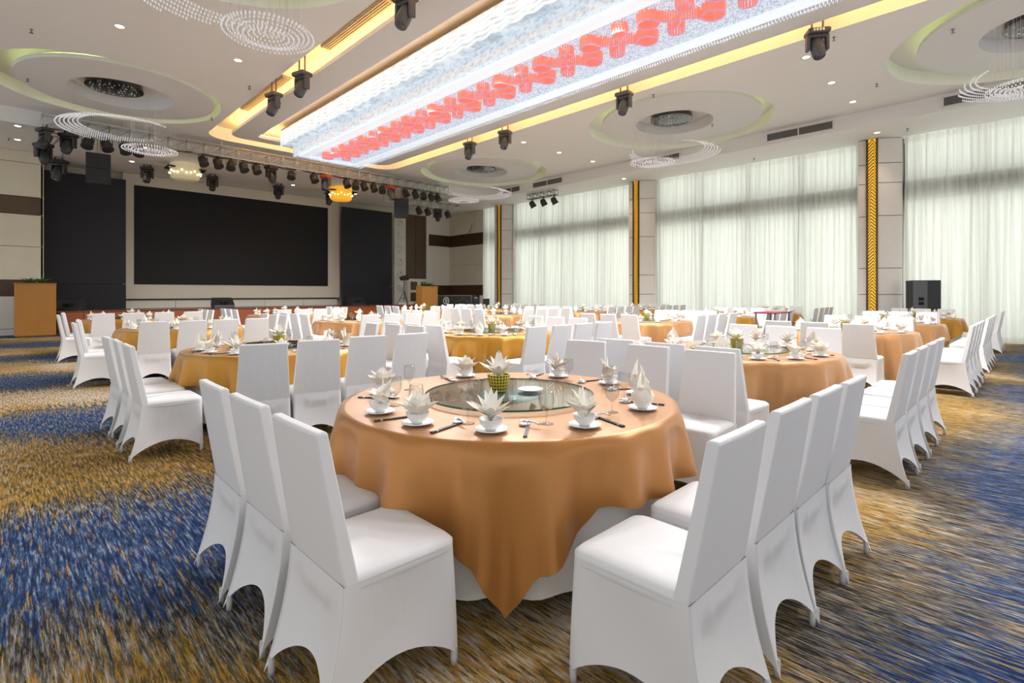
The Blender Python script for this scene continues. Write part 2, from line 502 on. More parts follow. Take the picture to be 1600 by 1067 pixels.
# right rear return wall on the window side
b = MB(); mats = ['beige_panel','dark_wood','light_trim','joint_dark']
for y0, y1 in ((22.0,22.9),(22.9,23.85),(23.85,25.3)):
    for z0, z1, i in ((0,1.27,2),(1.27,1.86,1),(1.86,3.06,0),(3.06,4.18,0),(4.18,4.86,1),(4.86,6.11,0)):
        b.cur = i; g = .006 if i == 0 else 0
        b.box(19.42, 19.5, y0+g, y1-g, z0+g, z1-g)
b.cur = 3; b.box(19.46, 19.56, 22.0, 25.3, 0, ZS)
struct(build(b, 'wall_right_rear', mats))
b = MB(); b.box(17.9, 19.42, 25.24, 25.3, 4.2, 4.86); b.box(17.9, 19.42, 25.24, 25.3, 1.27, 1.86); struct(build(b, 'trim_3', 'dark_wood'))
# panel peeling off over the brown band
b = MB()
b.add([(19.40,23.1,5.45),(19.40,24.7,5.45),(19.18,24.55,4.85),(19.18,23.25,4.85),(19.42,23.1,5.45),(19.42,24.7,5.45),(19.2,24.55,4.84),(19.2,23.25,4.84)],
      [(0,1,2,3),(7,6,5,4),(0,4,5,1),(1,5,6,2),(2,6,7,3),(3,7,4,0)])
tag(build(b, 'loose_wall_panel', 'beige_panel'), 'beige fabric wall panel peeling away above the dark band in the far corner', 'panel')
# cabinet doors under the brown panel
root = thing('glazed_cabinet', 'cream cabinet with two brown-paned doors under the tall brown wall panel', 'cabinet', (16.3, 25.05, .79))
b = MB(); b.box(0,1.42,.0,.28,0,1.42); build(b, 'body', 'light_trim', root)
for x0, x1 in ((.05,.70),(.76,1.38)):
    d = MB(); d.box(x0,x1,-.03,-.002,.04,1.38); dd = build(d, 'door', 'light_trim', root)
    d = MB(); d.box(x0+.1,x1-.1,-.04,-.031,.14,.64); d.box(x0+.1,x1-.1,-.04,-.031,.78,1.26); build(d, 'pane', 'brown_panel', dd)
# ornament pillar right of the screens with bubble relief
root = thing('bubble_relief_pillar', 'cream pillar strip with round bubble reliefs beside the right screen', 'pillar', (15.55, 25.3, .79))
b = MB(); b.box(0,.74,-.04,.1,0,4.95); build(b, 'pillar_face', 'light_trim', root)
for k in range(6):
    b = MB(); zc = .9 + k*.72
    for i in range(9):
        a = 2*PI*i/8; rr = .16 if i < 8 else 0
        T = Matrix.Translation((.38+rr*math.cos(a), -.045, zc+rr*1.1*math.sin(a))) @ Matrix.Rotation(R(90), 4, 'X')
        b.lathe([(.055,0),(.05,.025),(.02,.035)], 10, T)
    build(b, 'bubble_relief', 'silver', root, smooth=True)

# --- stage
root = thing('stage', 'long low stage with reddish-brown wooden front below the black screens', 'stage', (0,0,0))
b = MB(); b.box(1.3, 15.9, 22.95, 25.3, 0, .74); build(b, 'stage_body', 'stage_wood', root)
b = MB(); b.bbox(1.25, 15.95, 22.88, 25.3, .74, .79, .01); build(b, 'stage_floor', 'stage_floor', root)
for i in range(24):
    x = 1.34 + i*.607
    b = MB(); b.box(x, x+.59, 22.90, 22.948, .06, .735); build(b, 'front_panel', 'stage_wood', root)
# white wall strip under main screen
b = MB()
for i in range(5):
    b.box(3.33+i*1.77, 3.33+i*1.77+1.755, 25.2, 25.3, .79, 1.1)
b.cur = 1; b.box(3.32, 12.2, 25.25, 25.3, .79, 1.17)
struct(build(b, 'baseboard_stage', ['light_trim','frame_groove']))
# screens
root = thing('main_screen', 'wide black led screen centred behind the stage in a beige frame', 'screen', (7.6, 24.98, 1.74))
b = MB(); b.box(-3.95,3.97,0,.12,0,3.91); build(b, 'display', 'screen_black', root)
b = MB(); F_ = .16
b.box(-4.3,4.6,.02,.2,-.57,0); b.box(-4.3,-3.95,.02,.2,0,3.91); b.box(3.97,4.6,.02,.2,0,3.91); b.box(-4.3,4.6,.02,.2,3.91,4.35)
build(b, 'frame', 'frame_beige', root)
for nm, x0, x1, lb in (('l', .95, 3.31, 'tall black side screen left of the main screen'), ('r', 12.05, 14.88, 'tall black side screen right of the main screen')):
    root = thing('side_screen', lb, 'screen', (x0, 24.4, .79), group='side screens')
    b = MB(); b.box(0, x1-x0, 0, .1, .95, 4.92); build(b, 'display', 'screen_side', root)
    b = MB(); b.box(0, x1-x0, -.02, .1, .0, .94); build(b, 'lower_display', 'screen_side', root)
    b = MB(); b.box(.1, x1-x0-.1, .1, .3, 0, 4.6); build(b, 'rear_frame', 'black_metal', root)

# --- window wall: frames, glass, pillars, curtains
b = MB(); b.box(XW, XW+.25, -7, 22.0, 0, .05); b.box(XW, XW+.25, -7, 22.0, 6.0, 6.6)
struct(build(b, 'wall_window_side', 'pillar_panel'))
PIL = [(19.65, 20.75), (11.25, 12.3), (2.95, 4.0), (-5.4, -4.4)]
bays = [(20.75,22.0),(12.3,19.65),(4.0,11.25),(-4.4,2.95)]
for k, (y0, y1) in enumerate(bays):
    b = MB()
    b.box(XW+.02, XW+.16, y0, y1, 4.22, 4.82)
    b.box(XW+.02, XW+.12, y0, y1, 0.05, .15)
    n = max(1, round((y1-y0)/1.8))
    for i in range(n+1):
        y = y0 + (y1-y0)*i/n; b.box(XW+.02, XW+.12, y-.04, y+.04, .05, 6.0)
    o = struct(build(b, 'window_%d' % (k+1), 'mullion_dark'))
    g = MB(); g.box(XW+.06, XW+.07, y0, y1, .15, 4.22); g.box(XW+.06, XW+.07, y0, y1, 4.82, 6.0)
    build(g, 'window_pane', 'window_glass', o)

def pillar(y0, y1, k, which):
    root = thing('leaf_light_pillar', which, 'pillar', (19.0, y0, 0), group='gold leaf pillars')
    w = y1 - y0
    # wedge body: face towards the room, then a raked right face
    b = MB(); mats = ['pillar_panel', 'joint_dark']
    zs = [0, .62, 1.35, 2.15, 3.75, 4.75, 5.35, 6.105]
    ga, gb = w*.50, w*.50+.30      # strip band in y
    b.cur = 1; b.loft([[(.02,gb+.02,z),(.02,w-.02,z),(.7,w-.02,z),(.7,.0,z),(.42,.0,z),(.03,ga-.02,z)] for z in (0, 6.1)])
    b.cur = 0
    for z0, z1 in zip(zs[:-1], zs[1:]):
        z0 += .01; z1 -= .01
        b.loft([[(0,gb,z),(0,w,z),(.3,w,z),(.3,gb,z)] for z in (z0, z1)])
        b.loft([[(0,ga,z),(.12,ga,z),(.5,.06,z),(.40,-.01,z)] for z in (z0, z1)])
    build(b, 'pillar_body', mats, root)
    # lit strip
    s = MB(); s.box(-.02,.0,ga+.05,gb-.05,.0,6.1); st = build(s, 'light_panel', 'gold_back', root)
    s = MB(); s.box(-.06,.02,ga,ga+.05,0,6.1); s.box(-.06,.02,gb-.05,gb,0,6.1)
    build(s, 'strip_frame', 'bronze_lattice', root)
    s = MB()
    a0, a1 = ga+.05, gb-.05; i = 0; z = .02
    while z < 6.0:
        seg = math.sin(z*2.1)*.5+.5; ms = a0 + (a1-a0)*(.30+.4*seg)
        t_ = .034
        s.add([(-.04,a0,z),(-.04,ms,z+.14),(-.04,ms,z+.14+t_),(-.04,a0,z+t_),(-.022,a0,z),(-.022,ms,z+.14),(-.022,ms,z+.14+t_),(-.022,a0,z+t_)],
              [(0,3,2,1),(4,5,6,7),(0,1,5,4),(2,3,7,6)])
        s.add([(-.04,a1,z),(-.04,ms,z+.14),(-.04,ms,z+.14+t_),(-.04,a1,z+t_),(-.022,a1,z),(-.022,ms,z+.14),(-.022,ms,z+.14+t_),(-.022,a1,z+t_)],
              [(0,1,2,3),(4,7,6,5),(0,4,5,1),(2,6,7,3)])
        i += 1; z += .10
    build(s, 'leaf_lattice', 'bronze_lattice', root)
PN = ['beige pillar with gold leaf light strip, farthest of three by the stage corner', 'beige pillar with gold leaf light strip between the two widest curtain bays', 'beige pillar with gold leaf light strip, nearest of three, left of the tall speaker', '']
for k, (y0, y1) in enumerate(PIL[:3]): pillar(y0, y1, k, PN[k])
b = MB(); b.box(19.2, 20, -5.4, -4.4, 0, ZS); struct(build(b, 'wall_pillar', 'pillar_panel'))

def curtain(y0, y1, x, label, dens=6.2, amp=.062, seed=0, grp='sheer curtains'):
    rnd = random.Random(seed)
    L = y1 - y0; nf = max(3, int(L*dens)); n = nf*9
    phs = [rnd.uniform(-.5,.5) for _ in range(nf+2)]; am = [rnd.uniform(.45,1.25) for _ in range(nf+2)]
    def fx(s, z):
        f = s*nf; i = int(f); fr = f - i
        a = am[i]*(1-fr) + am[i+1]*fr; p_ = phs[i]*(1-fr) + phs[i+1]*fr
        top = 1 if z < 5.6 else .75
        return amp*a*top*math.sin(2*PI*f + p_ + .15*math.sin(z*.8+i)) + .018*math.sin(5*PI*f*1.37+z*.3)
    zs = [.03, .5, 1.2, 2.0, 2.9, 3.8, 4.7, 5.5, 5.95, 6.105]
    loops = []
    for z in zs:
        row = []
        for j in range(n+1):
            s_ = j/n
            pinch = 1.0
            row.append((fx(s_, z), (s_-.5)*L*pinch + .02*math.sin(s_*31+z), z))
        loops.append(row)
    b = MB(); b.loft(loops, closed=False, caps=False)
    o = build(b, 'sheer_curtain', 'sheer_fabric', smooth=True, loc=(x, (y0+y1)/2, 0))
    return tag(o, label, 'curtain', grp)
curtain(20.72, 22.0, 19.28, 'narrow sheer curtain in the far corner between beige wall and farthest pillar', seed=1)
cs = [(18.2,19.75,'second bay, panel right of the farthest pillar'),(16.3,18.25,'second bay, panel behind the small light truss'),(14.2,16.35,'second bay, panel left of its nearest one'),(12.2,14.25,'second bay, nearest panel beside the middle pillar'),
      (9.2,11.3,'wide bay, far panel right of the middle pillar'),(7.6,9.25,'wide bay, second panel left of the dark gap'),(5.8,7.6,'wide bay, third panel right of the dark gap'),(3.95,5.85,'wide bay, nearest panel beside the near pillar'),
      (1.75,2.9,'near bay, panel behind the tall black speaker'),(-.1,1.75,'near bay, second panel right of the speaker'),(-2.2,-.15,'near bay, panel cut by the right picture edge'),(-4.4,-2.2,'near bay, panel outside the right picture edge')]
for i, (y0, y1, d_) in enumerate(cs):
    curtain(y0, y1, 19.42 + (.035 if i % 2 else -.035), 'sheer white curtain, ' + d_, seed=i+3)

# --- ceiling fittings
def vent(y0, y1, label):
    root = thing('ceiling_vent', label, 'vent', (FX, y0, ZS), group='air vents')
    L = y1-y0; b = MB(); b.box(-.012,-.004,0,L,.12,.34); build(b, 'vent_backing', 'vent_dark', root)
    b = MB(); n = 7
    for i in range(n): z = .135 + i*.031; b.box(-.03,-.013,.01,L-.01,z,z+.008)
    build(b, 'slats', 'vent_slat', root)
    b = MB()
    for y in (0, L/2-.01, L-.03): b.box(-.034,-.013,y,y+.03,.11,.35)
    b.box(-.034,-.013,0,L,.10,.12); b.box(-.034,-.013,0,L,.34,.36)
    build(b, 'vent_frame', 'fascia_white', root)
vent(4.26, 6.15, 'dark slatted air vent on the soffit face above the wide curtain bay')
vent(-.6, 1.8, 'dark slatted air vent nearest the right picture edge')
vent(9.1, 10.95, 'dark air vent behind the middle right crystal pendant')
vent(14.6, 16.4, 'dark air vent above the small window-side truss')
vent(17.2, 18.4, 'farthest small air vent behind the far crystal pendant')
# cove vents on the left outer trough
for y0, y1, lb in ((8.6,11.3,'bronze slot vent in the yellow cove behind the hanging crystal disc'),(13.5,16.8,'bronze slot vent in the yellow cove near its far corner')):
    b = MB(); b.box(5.06,5.30,y0,y1,6.90,6.945)
    for i in range(4): b.box(5.08+i*.055,5.095+i*.055,y0+.03,y1-.03,6.885,6.90)
    tag(build(b, 'cove_vent', 'vent_slat'), lb, 'vent', 'cove vents')

def downlight_proto(nm, glow):
    root = thing('downlight', '', 'downlight')
    b = MB(); b.lathe([(.095,0),(.10,-.008),(.075,-.012),(.07,0)], 20, caps=False); build(b, 'trim_ring', 'downlight_trim', root, True)
    b = MB(); b.lathe([(.072,-.006),(.001,-.007)], 16, caps=False); build(b, 'lamp', glow, root)
    remember(root); return root
dlw = downlight_proto('a', 'downlight_glow'); dlc = downlight_proto('b', 'downlight_white')
DL = [(1.59,12.44,ZC,0,'warm downlight at the upper left, nearer of two left of the crystal disc'),(3.69,12.42,ZC,0,'warm downlight just left of the yellow cove'),
      (12.49,3.59,ZC,0,'warm downlight, nearest to the cove in the near right row of three'),(14.45,3.59,ZC,0,'warm downlight, middle of the near right row of three'),(16.30,3.55,ZC,0,'warm downlight, nearest to the soffit in the near right row of three'),
      (12.65,12.35,ZC,0,'warm downlight, left one in the farther right row of three'),(14.5,12.34,ZC,0,'warm downlight, middle one in the farther right row of three'),(16.42,12.26,ZC,0,'warm downlight, right one in the farther right row of three'),
      (18.32,3.38,ZS,0,'warm downlight in the soffit above the nearest gold pillar'),(18.24,12.03,ZS,0,'warm downlight in the soffit above the middle gold pillar'),
      (3.26,22.78,ZS,0,'warm downlight in the low ceiling above the left side screen'),(.29,22.0,ZS,1,'white downlight at the far left, lower of two'),(.27,20.2,ZS,1,'white downlight at the far left, upper of two'),
      (3.24,20.3,ZS,1,'white downlight behind the left crystal pendant'),(9.0,22.85,ZS,1,'white downlight above the middle of the main screen'),(11.93,22.84,ZS,1,'white downlight right of the amber crystal lamp')]
for x, y, z, w, lb in DL:
    place(dlc if w else dlw, (x, y, z), 0, lb, 'downlight', 'recessed downlights')
    if not w:
        l = bpy.data.lights.new('downlight_beam', 'SPOT'); l.energy = 45; l.color = (1,.8,.55); l.spot_size = R(100); l.spot_blend = .8; l.shadow_soft_size = .07
        q = bpy.data.objects.new('downlight_beam', l); col.objects.link(q); q.location = (x, y, z-.03)
# sprinklers
sp = thing('sprinkler', '', 'sprinkler')
b = MB(); b.lathe([(.03,0),(.03,-.01),(.012,-.012),(.010,-.05),(.016,-.055)], 10); build(b, 'body', 'sprinkler_metal', sp, True)
b = MB(); b.lathe([(.035,-.068),(.035,-.072)], 10); b.box(-.02,-.015,-.003,.003,-.07,-.04); b.box(.015,.02,-.003,.003,-.07,-.04); build(b, 'deflector', 'sprinkler_metal', sp)
remember(sp)
for px, py, z, lb in ((49,46,ZC,'at the upper left corner'),(43,123,ZC,'inside the far left rosette'),(390,135,ZC,'left of the cove moving lights'),(331,184,ZC,'right of the far left rosette'),(14,216,ZS,'at the far left under the white downlights'),(1303,58,ZC,'right of the near moving light'),(1370,131,ZC,'between near right downlights and rosette'),(1489,46,ZC,'in the near right rosette'),(1021,148,ZC,'right of the second right moving light'),(1113,194,ZC,'in the middle right rosette'),(1418,201,ZS,'in the soffit right of the nearest pillar light'),(1178,247,ZS,'in the soffit above the wide curtain bay')):
    x, y = at(px, py, z)
    place(sp, (x, y, z), 0, 'small ceiling sprinkler ' + lb, 'sprinkler', 'sprinklers')

# ================================================================ BIG CHANDELIER
Y0, Y1 = -1.0, 17.4
root = thing('crystal_ceiling_chandelier', 'huge rectangular lit crystal chandelier with coral scroll ornaments down its middle', 'chandelier', (8.0, 0, 5.9))
cx0, cx1 = 6.86-8, 9.25-8
ux0, ux1 = 6.62-8, 9.5-8
b = MB()
b.box(ux0, ux1, Y0-.4, Y1+.4, .42, .92)
build(b, 'upper_tier', 'crystal_side', root)
b = MB(); b.box(ux0-.02, ux1+.02, Y0-.42, Y1+.42, .921, .95); b.box(ux0+.3, ux1-.3, Y0, Y1, .951, 1.05)
build(b, 'top_frame', 'dark_grey_metal', root)
b = MB(); b.box(cx0, cx1, Y0, Y1, .14, .42); build(b, 'lower_tier', 'crystal_sheet', root)
# wavy strand curtains hung round both tiers (geometry rows)
b = MB()
for rowz, amp in ((.88,.02),(.78,.03),(.68,.035),(.58,.03),(.48,.02)):
    n = 240
    loops = []
    for j in range(n+1):
        y = Y0-.4 + (Y1-Y0+.8)*j/n
        dz = .05*abs(math.sin(y*7+rowz*31))
        loops.append([(ux0-.005,y,rowz-dz),(ux0-.045,y,rowz-dz-.012),(ux0-.045,y,rowz-dz-.03),(ux0-.005,y,rowz-dz-.045)])
    b.loft(loops, closed=False, caps=False)
build(b, 'wave_garlands', 'crystal_band', root, smooth=True)
# bottom: pale border, bright inner band, glittering core
b = MB(); b.box(cx0, cx1, Y0, Y1, .10, .139); build(b, 'border_strands', 'crystal_sheet', root)
b = MB()
for x0, x1, y0, y1 in ((cx0+.12,cx0+.42,Y0+.15,Y1-.15),(cx1-.42,cx1-.12,Y0+.15,Y1-.15),(cx0+.42,cx1-.42,Y0+.15,Y0+.45),(cx0+.42,cx1-.42,Y1-.45,Y1-.15)):
    b.box(x0, x1, y0, y1, .03, .10)
build(b, 'bright_band', 'crystal_band', root)
b = MB(); b.box(cx0+.42, cx1-.42, Y0+.45, Y1-.45, .05, .10); build(b, 'sparkling_core', 'crystal_core', root)
b = MB()      # outer fringe beads
for j in range(int((Y1-Y0)/.055)):
    y = Y0 + j*.055
    for x in (cx0, cx1):
        b.octa((x, y, .06 + .02*math.sin(y*9)), .012, .05); b.octa((x*.985, y+.025, .02), .010, .03)
for j in range(44):
    b.octa((cx0+j*.055, Y1, .05), .012, .05); b.octa((cx0+j*.055, Y0, .05), .012, .05)
for j in range(int((Y1-Y0)/.055)):
    y = Y0 + j*.055
    for i in range(24):
        x = cx0+.45 + i*(cx1-cx0-.9)/23
        b.octa((x + random.uniform(-.015,.015), y + random.uniform(-.015,.015), .035 - .03*random.random()), .011, .018)
q_ = build(b, 'bead_fringe', 'bead_lit', root); q_['kind'] = 'stuff'
# coral scroll ornaments: each is a twisted cross of S ribbons with curled ends
def scroll_pts(s, curl=.15, L=.40):
    pts = []
    for i in range(14):                      # first curl
        a = PI*1.55*(1-i/13); pts.append((-L - curl*math.sin(a), curl - curl*math.cos(a)))
    for i in range(1, 8):
        t_ = i/8; x = -L + 2*L*t_; pts.append((x, .07*math.sin(PI*2*t_)))
    for i in range(14):
        a = PI*1.55*i/13; pts.append((L + curl*math.sin(a), -curl + curl*math.cos(a)))
    return pts
nsc = 14; mid = 7.74-8.0
for k in range(nsc):
    y = 15.75 - k*1.17
    for q, (rot, sc_) in enumerate(((R(-40), 1.16), (R(58), .86))):
        P = scroll_pts(0); ca, sa = math.cos(rot), math.sin(rot)
        P = [((px_*ca - py_*sa)*sc_, (px_*sa + py_*ca)*sc_) for px_, py_ in P]
        b = MB()
        # ribbon made of hanging crystal tubes
        PP = [Vector(q_) for q_ in P]; acc = 0; last_ = PP[0]
        for i in range(1, len(PP)):
            seg = (PP[i]-PP[i-1]); ln_ = seg.length; m_ = max(1, round(ln_/.042))
            for u_ in range(m_):
                c_ = PP[i-1] + seg*((u_+.5)/m_); w_ = .012
                b.box(c_.x-w_, c_.x+w_, c_.y-w_, c_.y+w_, -.13 + .012*random.random(), .045)
        rb = build(b, 'coral_scroll', 'coral_crystal', root, loc=(mid, y, 0))
        b = MB(); b.tube([(x, yy_, -.135) for x, yy_ in P], .014, 5); build(b, 'scroll_rim', 'coral_rim', rb)

# ================================================================ CRYSTAL PENDANTS under the rosettes
def pendant(cx, cy, sg, label):
    root = thing('crystal_pendant', label, 'pendant light', (cx, cy, 0), group='crystal pendants')
    dc = (-sg*.85, .35); zd = 5.28
    b = MB(); n = 0
    for ring in range(1, 10):
        rr = .07*ring; m_ = int(2*PI*rr/.062)
        for i in range(m_):
            a = 2*PI*i/m_; b.octa((dc[0]+rr*math.cos(a), dc[1]+rr*math.sin(a), zd + .03*math.sin(ring)), .016, .026)
    q = build(b, 'bead_disc', 'crystal_white', root); q['kind'] = 'stuff'
    b = MB()
    for i in range(70):
        a = random.random()*2*PI; rr = .62*math.sqrt(random.random())
        x, y = dc[0]+rr*math.cos(a), dc[1]+rr*math.sin(a)
        b.add([(x,y,zd),(x+.0025,y,zd),(x+.0025,y,6.54),(x,y,6.54)], [(0,1,2,3)])
        b.add([(x,y,zd),(x,y+.0025,zd),(x,y+.0025,6.54),(x,y,6.54)], [(0,1,2,3)])
    q = build(b, 'hanging_strands', 'wire', root); q['kind'] = 'stuff'
    b = MB(); c2 = (-sg*.35, .1)
    a0 = PI if sg < 0 else 0.0
    for row in range(6):
        rr = 1.05 + row*.085
        m_ = int(rr*4.3/.05)
        for i in range(m_):
            t_ = (i/(m_-1)-.5)*2
            if abs(t_) > 1 - row*.10 and row: continue
            if abs(t_) > .55 + (6-row)*.075: continue
            a = a0 + t_*R(128)
            x, y = c2[0]+rr*math.cos(a), c2[1]+rr*math.sin(a)
            b.octa((x, y, 5.72 - .02*row), .016, .028)
    q = build(b, 'bead_crescent', 'crystal_white', root); q['kind'] = 'stuff'
    b = MB()
    for i in range(60):
        a = a0 + R(random.uniform(-125,125)); rr = random.uniform(1.05,1.4)
        x, y = c2[0]+rr*math.cos(a), c2[1]+rr*math.sin(a)
        b.add([(x,y,5.7),(x+.002,y,5.7),(x+.002,y,6.54),(x,y,6.54)], [(0,1,2,3)])
    q = build(b, 'crescent_strands', 'crystal_strand', root); q['kind'] = 'stuff'
PNN = ['hanging bead disc and crescent in front of the stage truss at left', 'far hanging bead disc and crescent beside the window soffit', 'middle right hanging bead disc and crescent of clear crystal', 'bead pendant cut off by the right picture edge', 'bead disc hanging before the yellow cove at the upper left']
for k, (cx, cy, sg) in enumerate(ROS): pendant(cx, cy, sg, PNN[k])

# ================================================================ TRUSS, STAGE LIGHTS, SPEAKERS
def truss_mesh(L, h=.36, w=.30, bay=.5, r=.024):
    b = MB()
    for y in (0, w):
        for z in (0, h): b.tube([(0,y,z),(L,y,z)], r, 6)
    n = int(round(L/bay))
    for i in range(n+1):
        x = L*i/n
        for y in (0, w): b.tube([(x,y,0),(x,y,h)], r*.7, 5)
        b.tube([(x,0,0),(x,w,0)], r*.7, 5); b.tube([(x,0,h),(x,w,h)], r*.7, 5)
        if i < n:
            x2 = L*(i+1)/n
            for y in (0, w): b.tube([(x,y,0),(x2,y,h)], r*.6, 5)
            b.tube([(x,0,0),(x2,w,0)], r*.6, 5)
    return b
TY = 19.3
root = thing('lighting_truss', 'long silver lattice truss carrying stage lights across the room', 'truss', (.75, TY, 6.0))
build(truss_mesh(14.0), 'truss_beam', 'truss_alu', root, True)
b = MB()
for x in (1.0, 4.5, 8, 11, 13.5): b.tube([(x,.15,.36),(x,.15,.54)], .02, 6)
build(b, 'hangers', 'truss_alu', root)
b = MB(); b.tube([(.2+.3*i, .05, -.03+ .05*math.sin(i*1.7)) for i in range(46)], .018, 5); build(b, 'cable', 'black_metal', root)
root = thing('lighting_truss', 'short silver truss running towards the stage behind the right hanging speaker', 'truss', (12.3, 20.6, 5.55), R(0))
build(truss_mesh(4.2, .3, .3), 'truss_beam', 'truss_alu', root, True)
b = MB(); b.tube([(.3,.15,.3),(.3,.15,.56)], .02, 6); b.tube([(3.8,.15,.3),(3.8,.15,.56)], .02, 6); build(b, 'hangers', 'truss_alu', root)
root = thing('lighting_truss', 'end box of dark truss at the far left of the long truss', 'truss', (.75, 19.7, 5.3), R(0))
build(truss_mesh(.45, .65, .4, .45), 'truss_beam', 'truss_alu', root, True)
root = thing('lighting_truss', 'small dark truss with three spotlights in front of the far curtains', 'truss', (17.9, 15.3, 5.83), R(90))
build(truss_mesh(1.75, .22, .22, .45, .014), 'truss_beam', 'dark_grey_metal', root, True)
b = MB(); b.tube([(.2,.1,.2),(.2,.1,.28)], .012, 6); b.tube([(1.5,.1,.2),(1.5,.1,.28)], .012, 6); build(b, 'hangers', 'dark_grey_metal', root)

# par can
par = thing('par_light', '', 'stage light')
b = MB(); b.tube([(-.15,0,-.22),(-.15,0,-.06),(0,0,-.03),(.15,0,-.06),(.15,0,-.22)], .012, 6); b.box(-.03,.03,-.02,.02,-.05,.02); build(b, 'yoke', 'black_metal', par)
b = MB()
T = Matrix.Translation((0,0,-.24)) @ Matrix.Rotation(R(150), 4, 'X')
b.lathe([(.06,-.17),(.11,-.13),(.135,-.05),(.14,.1),(.15,.13),(.15,.16),(.13,.16)], 14, T); build(b, 'can', 'black_metal', par, True)
b = MB(); b.lathe([(.125,.12),(.02,.13)], 14, T); build(b, 'lens', 'lens_glass', par)
remember(par)
# moving head
def moving_proto(red=False, basec='black_metal', pipe=.06):
    mv = thing('moving_head_light', '', 'stage light')
    b = MB(); b.bbox(-.20,.20,-.15,.15,-.13,-.03,.02); b.tube([(-.1,0,-.03),(-.1,0,pipe)], .02, 6); b.tube([(.1,0,-.03),(.1,0,pipe)], .02, 6); build(b, 'base', 'red_plastic' if red else basec, mv)
    b = MB()
    for s_ in (-1, 1): b.bbox(s_*.17-.03, s_*.17+.03, -.07, .07, -.44, -.13, .015)
    b.bbox(-.17,.17,-.07,.07,-.19,-.13,.01); build(b, 'yoke', basec, mv)
    T = Matrix.Translation((0,0,-.36)) @ Matrix.Rotation(R(155), 4, 'X')
    b = MB(); b.lathe([(.07,-.2),(.12,-.17),(.13,-.02),(.125,.1),(.11,.24),(.10,.25)], 16, T); h_ = build(b, 'head', basec, mv, True)
    b = MB(); b.lathe([(.10,.251),(.03,.262)], 14, T); build(b, 'lens', 'lens_glass', h_)
    remember(mv); return mv
mvb = moving_proto(); mvr = moving_proto(True, 'dark_grey_metal'); mvc = mvb; mvp = moving_proto(False, 'dark_grey_metal', .40)
par_px = [137,166,194,217,316,339,360,379,399,454,489,540,554,567,582,596,632,647,660,672,682]
def on_y(px, Y):
    u = (px-800)/810; d = Y/(CS - SN*u); return d*(SN + CS*u)
for i, px in enumerate(par_px):
    x = on_y(px, TY+.1)
    place(par, (x, TY+.02, 5.99), R(20 if i % 3 else -25), 'black par can, number %s from the left end of the long truss' % ['one','two','three','four','five','six','seven','eight','nine','ten','eleven','twelve','thirteen','fourteen','fifteen','sixteen','seventeen','eighteen','nineteen','twenty','twenty-one'][i], 'stage light', 'par cans on the long truss')
for i, (x, lb) in enumerate(((14.0,'left'),(14.5,'second'),(15.7,'right'))):
    place(par, (x, 20.6, 5.54), R(15), 'black par can, %s one under the short truss' % lb, 'stage light', 'par cans under the short truss')
for i, y in enumerate((15.45, 16.1, 16.8)):
    place(par, (17.8, y, 5.82), R(60), 'black par can, %s of three before the far curtains' % ['right','middle','left'][i], 'stage light', 'par cans on the window-side truss')
MVL = [(mvb, 1.3, 19.35, 5.95, 'black moving head light near the left end of the truss, beside the box corner'),
       (mvb, .80, 19.3, 5.98, 'black moving head light at the extreme left end of the truss'), (mvb, .78, 19.6, 5.62, 'black moving head light hung lowest on the left truss box'), (mvb, 1.12, 19.8, 5.25, 'black moving head light under the left truss box, lower right'),
       (mvc, on_y(425,TY), TY+.1, 5.97, 'grey moving head light hanging midway under the long truss'),
       (mvr, on_y(511,TY), TY+.1, 5.97, 'moving head light with red base above the amber lamp'), (mvr, on_y(613,TY), TY+.1, 5.97, 'moving head light with red base near the right hanging speaker'),
       (mvb, 3.75, 23.0, ZS-.06, 'black moving head on the low ceiling left of the main screen'), (mvb, 5.9, 23.0, ZS-.06, 'black moving head on the low ceiling, first above the main screen'), (mvb, 8.45, 23.0, ZS-.06, 'black moving head on the low ceiling, second above the main screen'), (mvb, 10.7, 22.9, ZS-.06, 'black moving head on the low ceiling behind the amber lamp'),
       (mvb, 15.2, 20.75, 5.53, 'black moving head under the short truss')]
for i, (px, py) in enumerate(((633,2),(472,106),(428,142),(734,226),(789,206),(975,144),(1277,44))):
    x = 4.95 if i < 3 else 11.33
    u_ = (px-800)/810; d_ = x/(SN + CS*u_); y = d_*(CS - SN*u_)
    MVL.append((mvp, x, y, 6.55, 'dark moving head light, ' + ['at the top of the left cove by the picture edge','middle of three in the left cove','farthest of three in the left cove','farthest in the right cove','second farthest in the right cove','third in the right cove beside a rosette','nearest in the right cove with pale markings'][i]))
for k_, (pr, x, y, z, lb) in enumerate(MVL):
    place(pr, (x, y, z), R(random.choice((-44, -70, -20, 25))) if pr is not mvp else R((-80,-75,-80,-80,-70,-85,-55)[k_-len(MVL)+7]), lb, 'stage light', 'moving head lights')
# brackets bridging trough for cove heads are part of the light: pale marks on the nearest one
b = MB()
for i in range(4): b.box(-.12+i*.055, -.09+i*.055, -.158, -.152, -.11, -.05)
b.box(-.12,.06,-.157,-.152,-.085,-.075)
last = [o for o in col.objects if o.get('label','').startswith('dark moving head light, nearest')][0]
mk = build(b, 'pale_lettering', 'paper_sign', last)

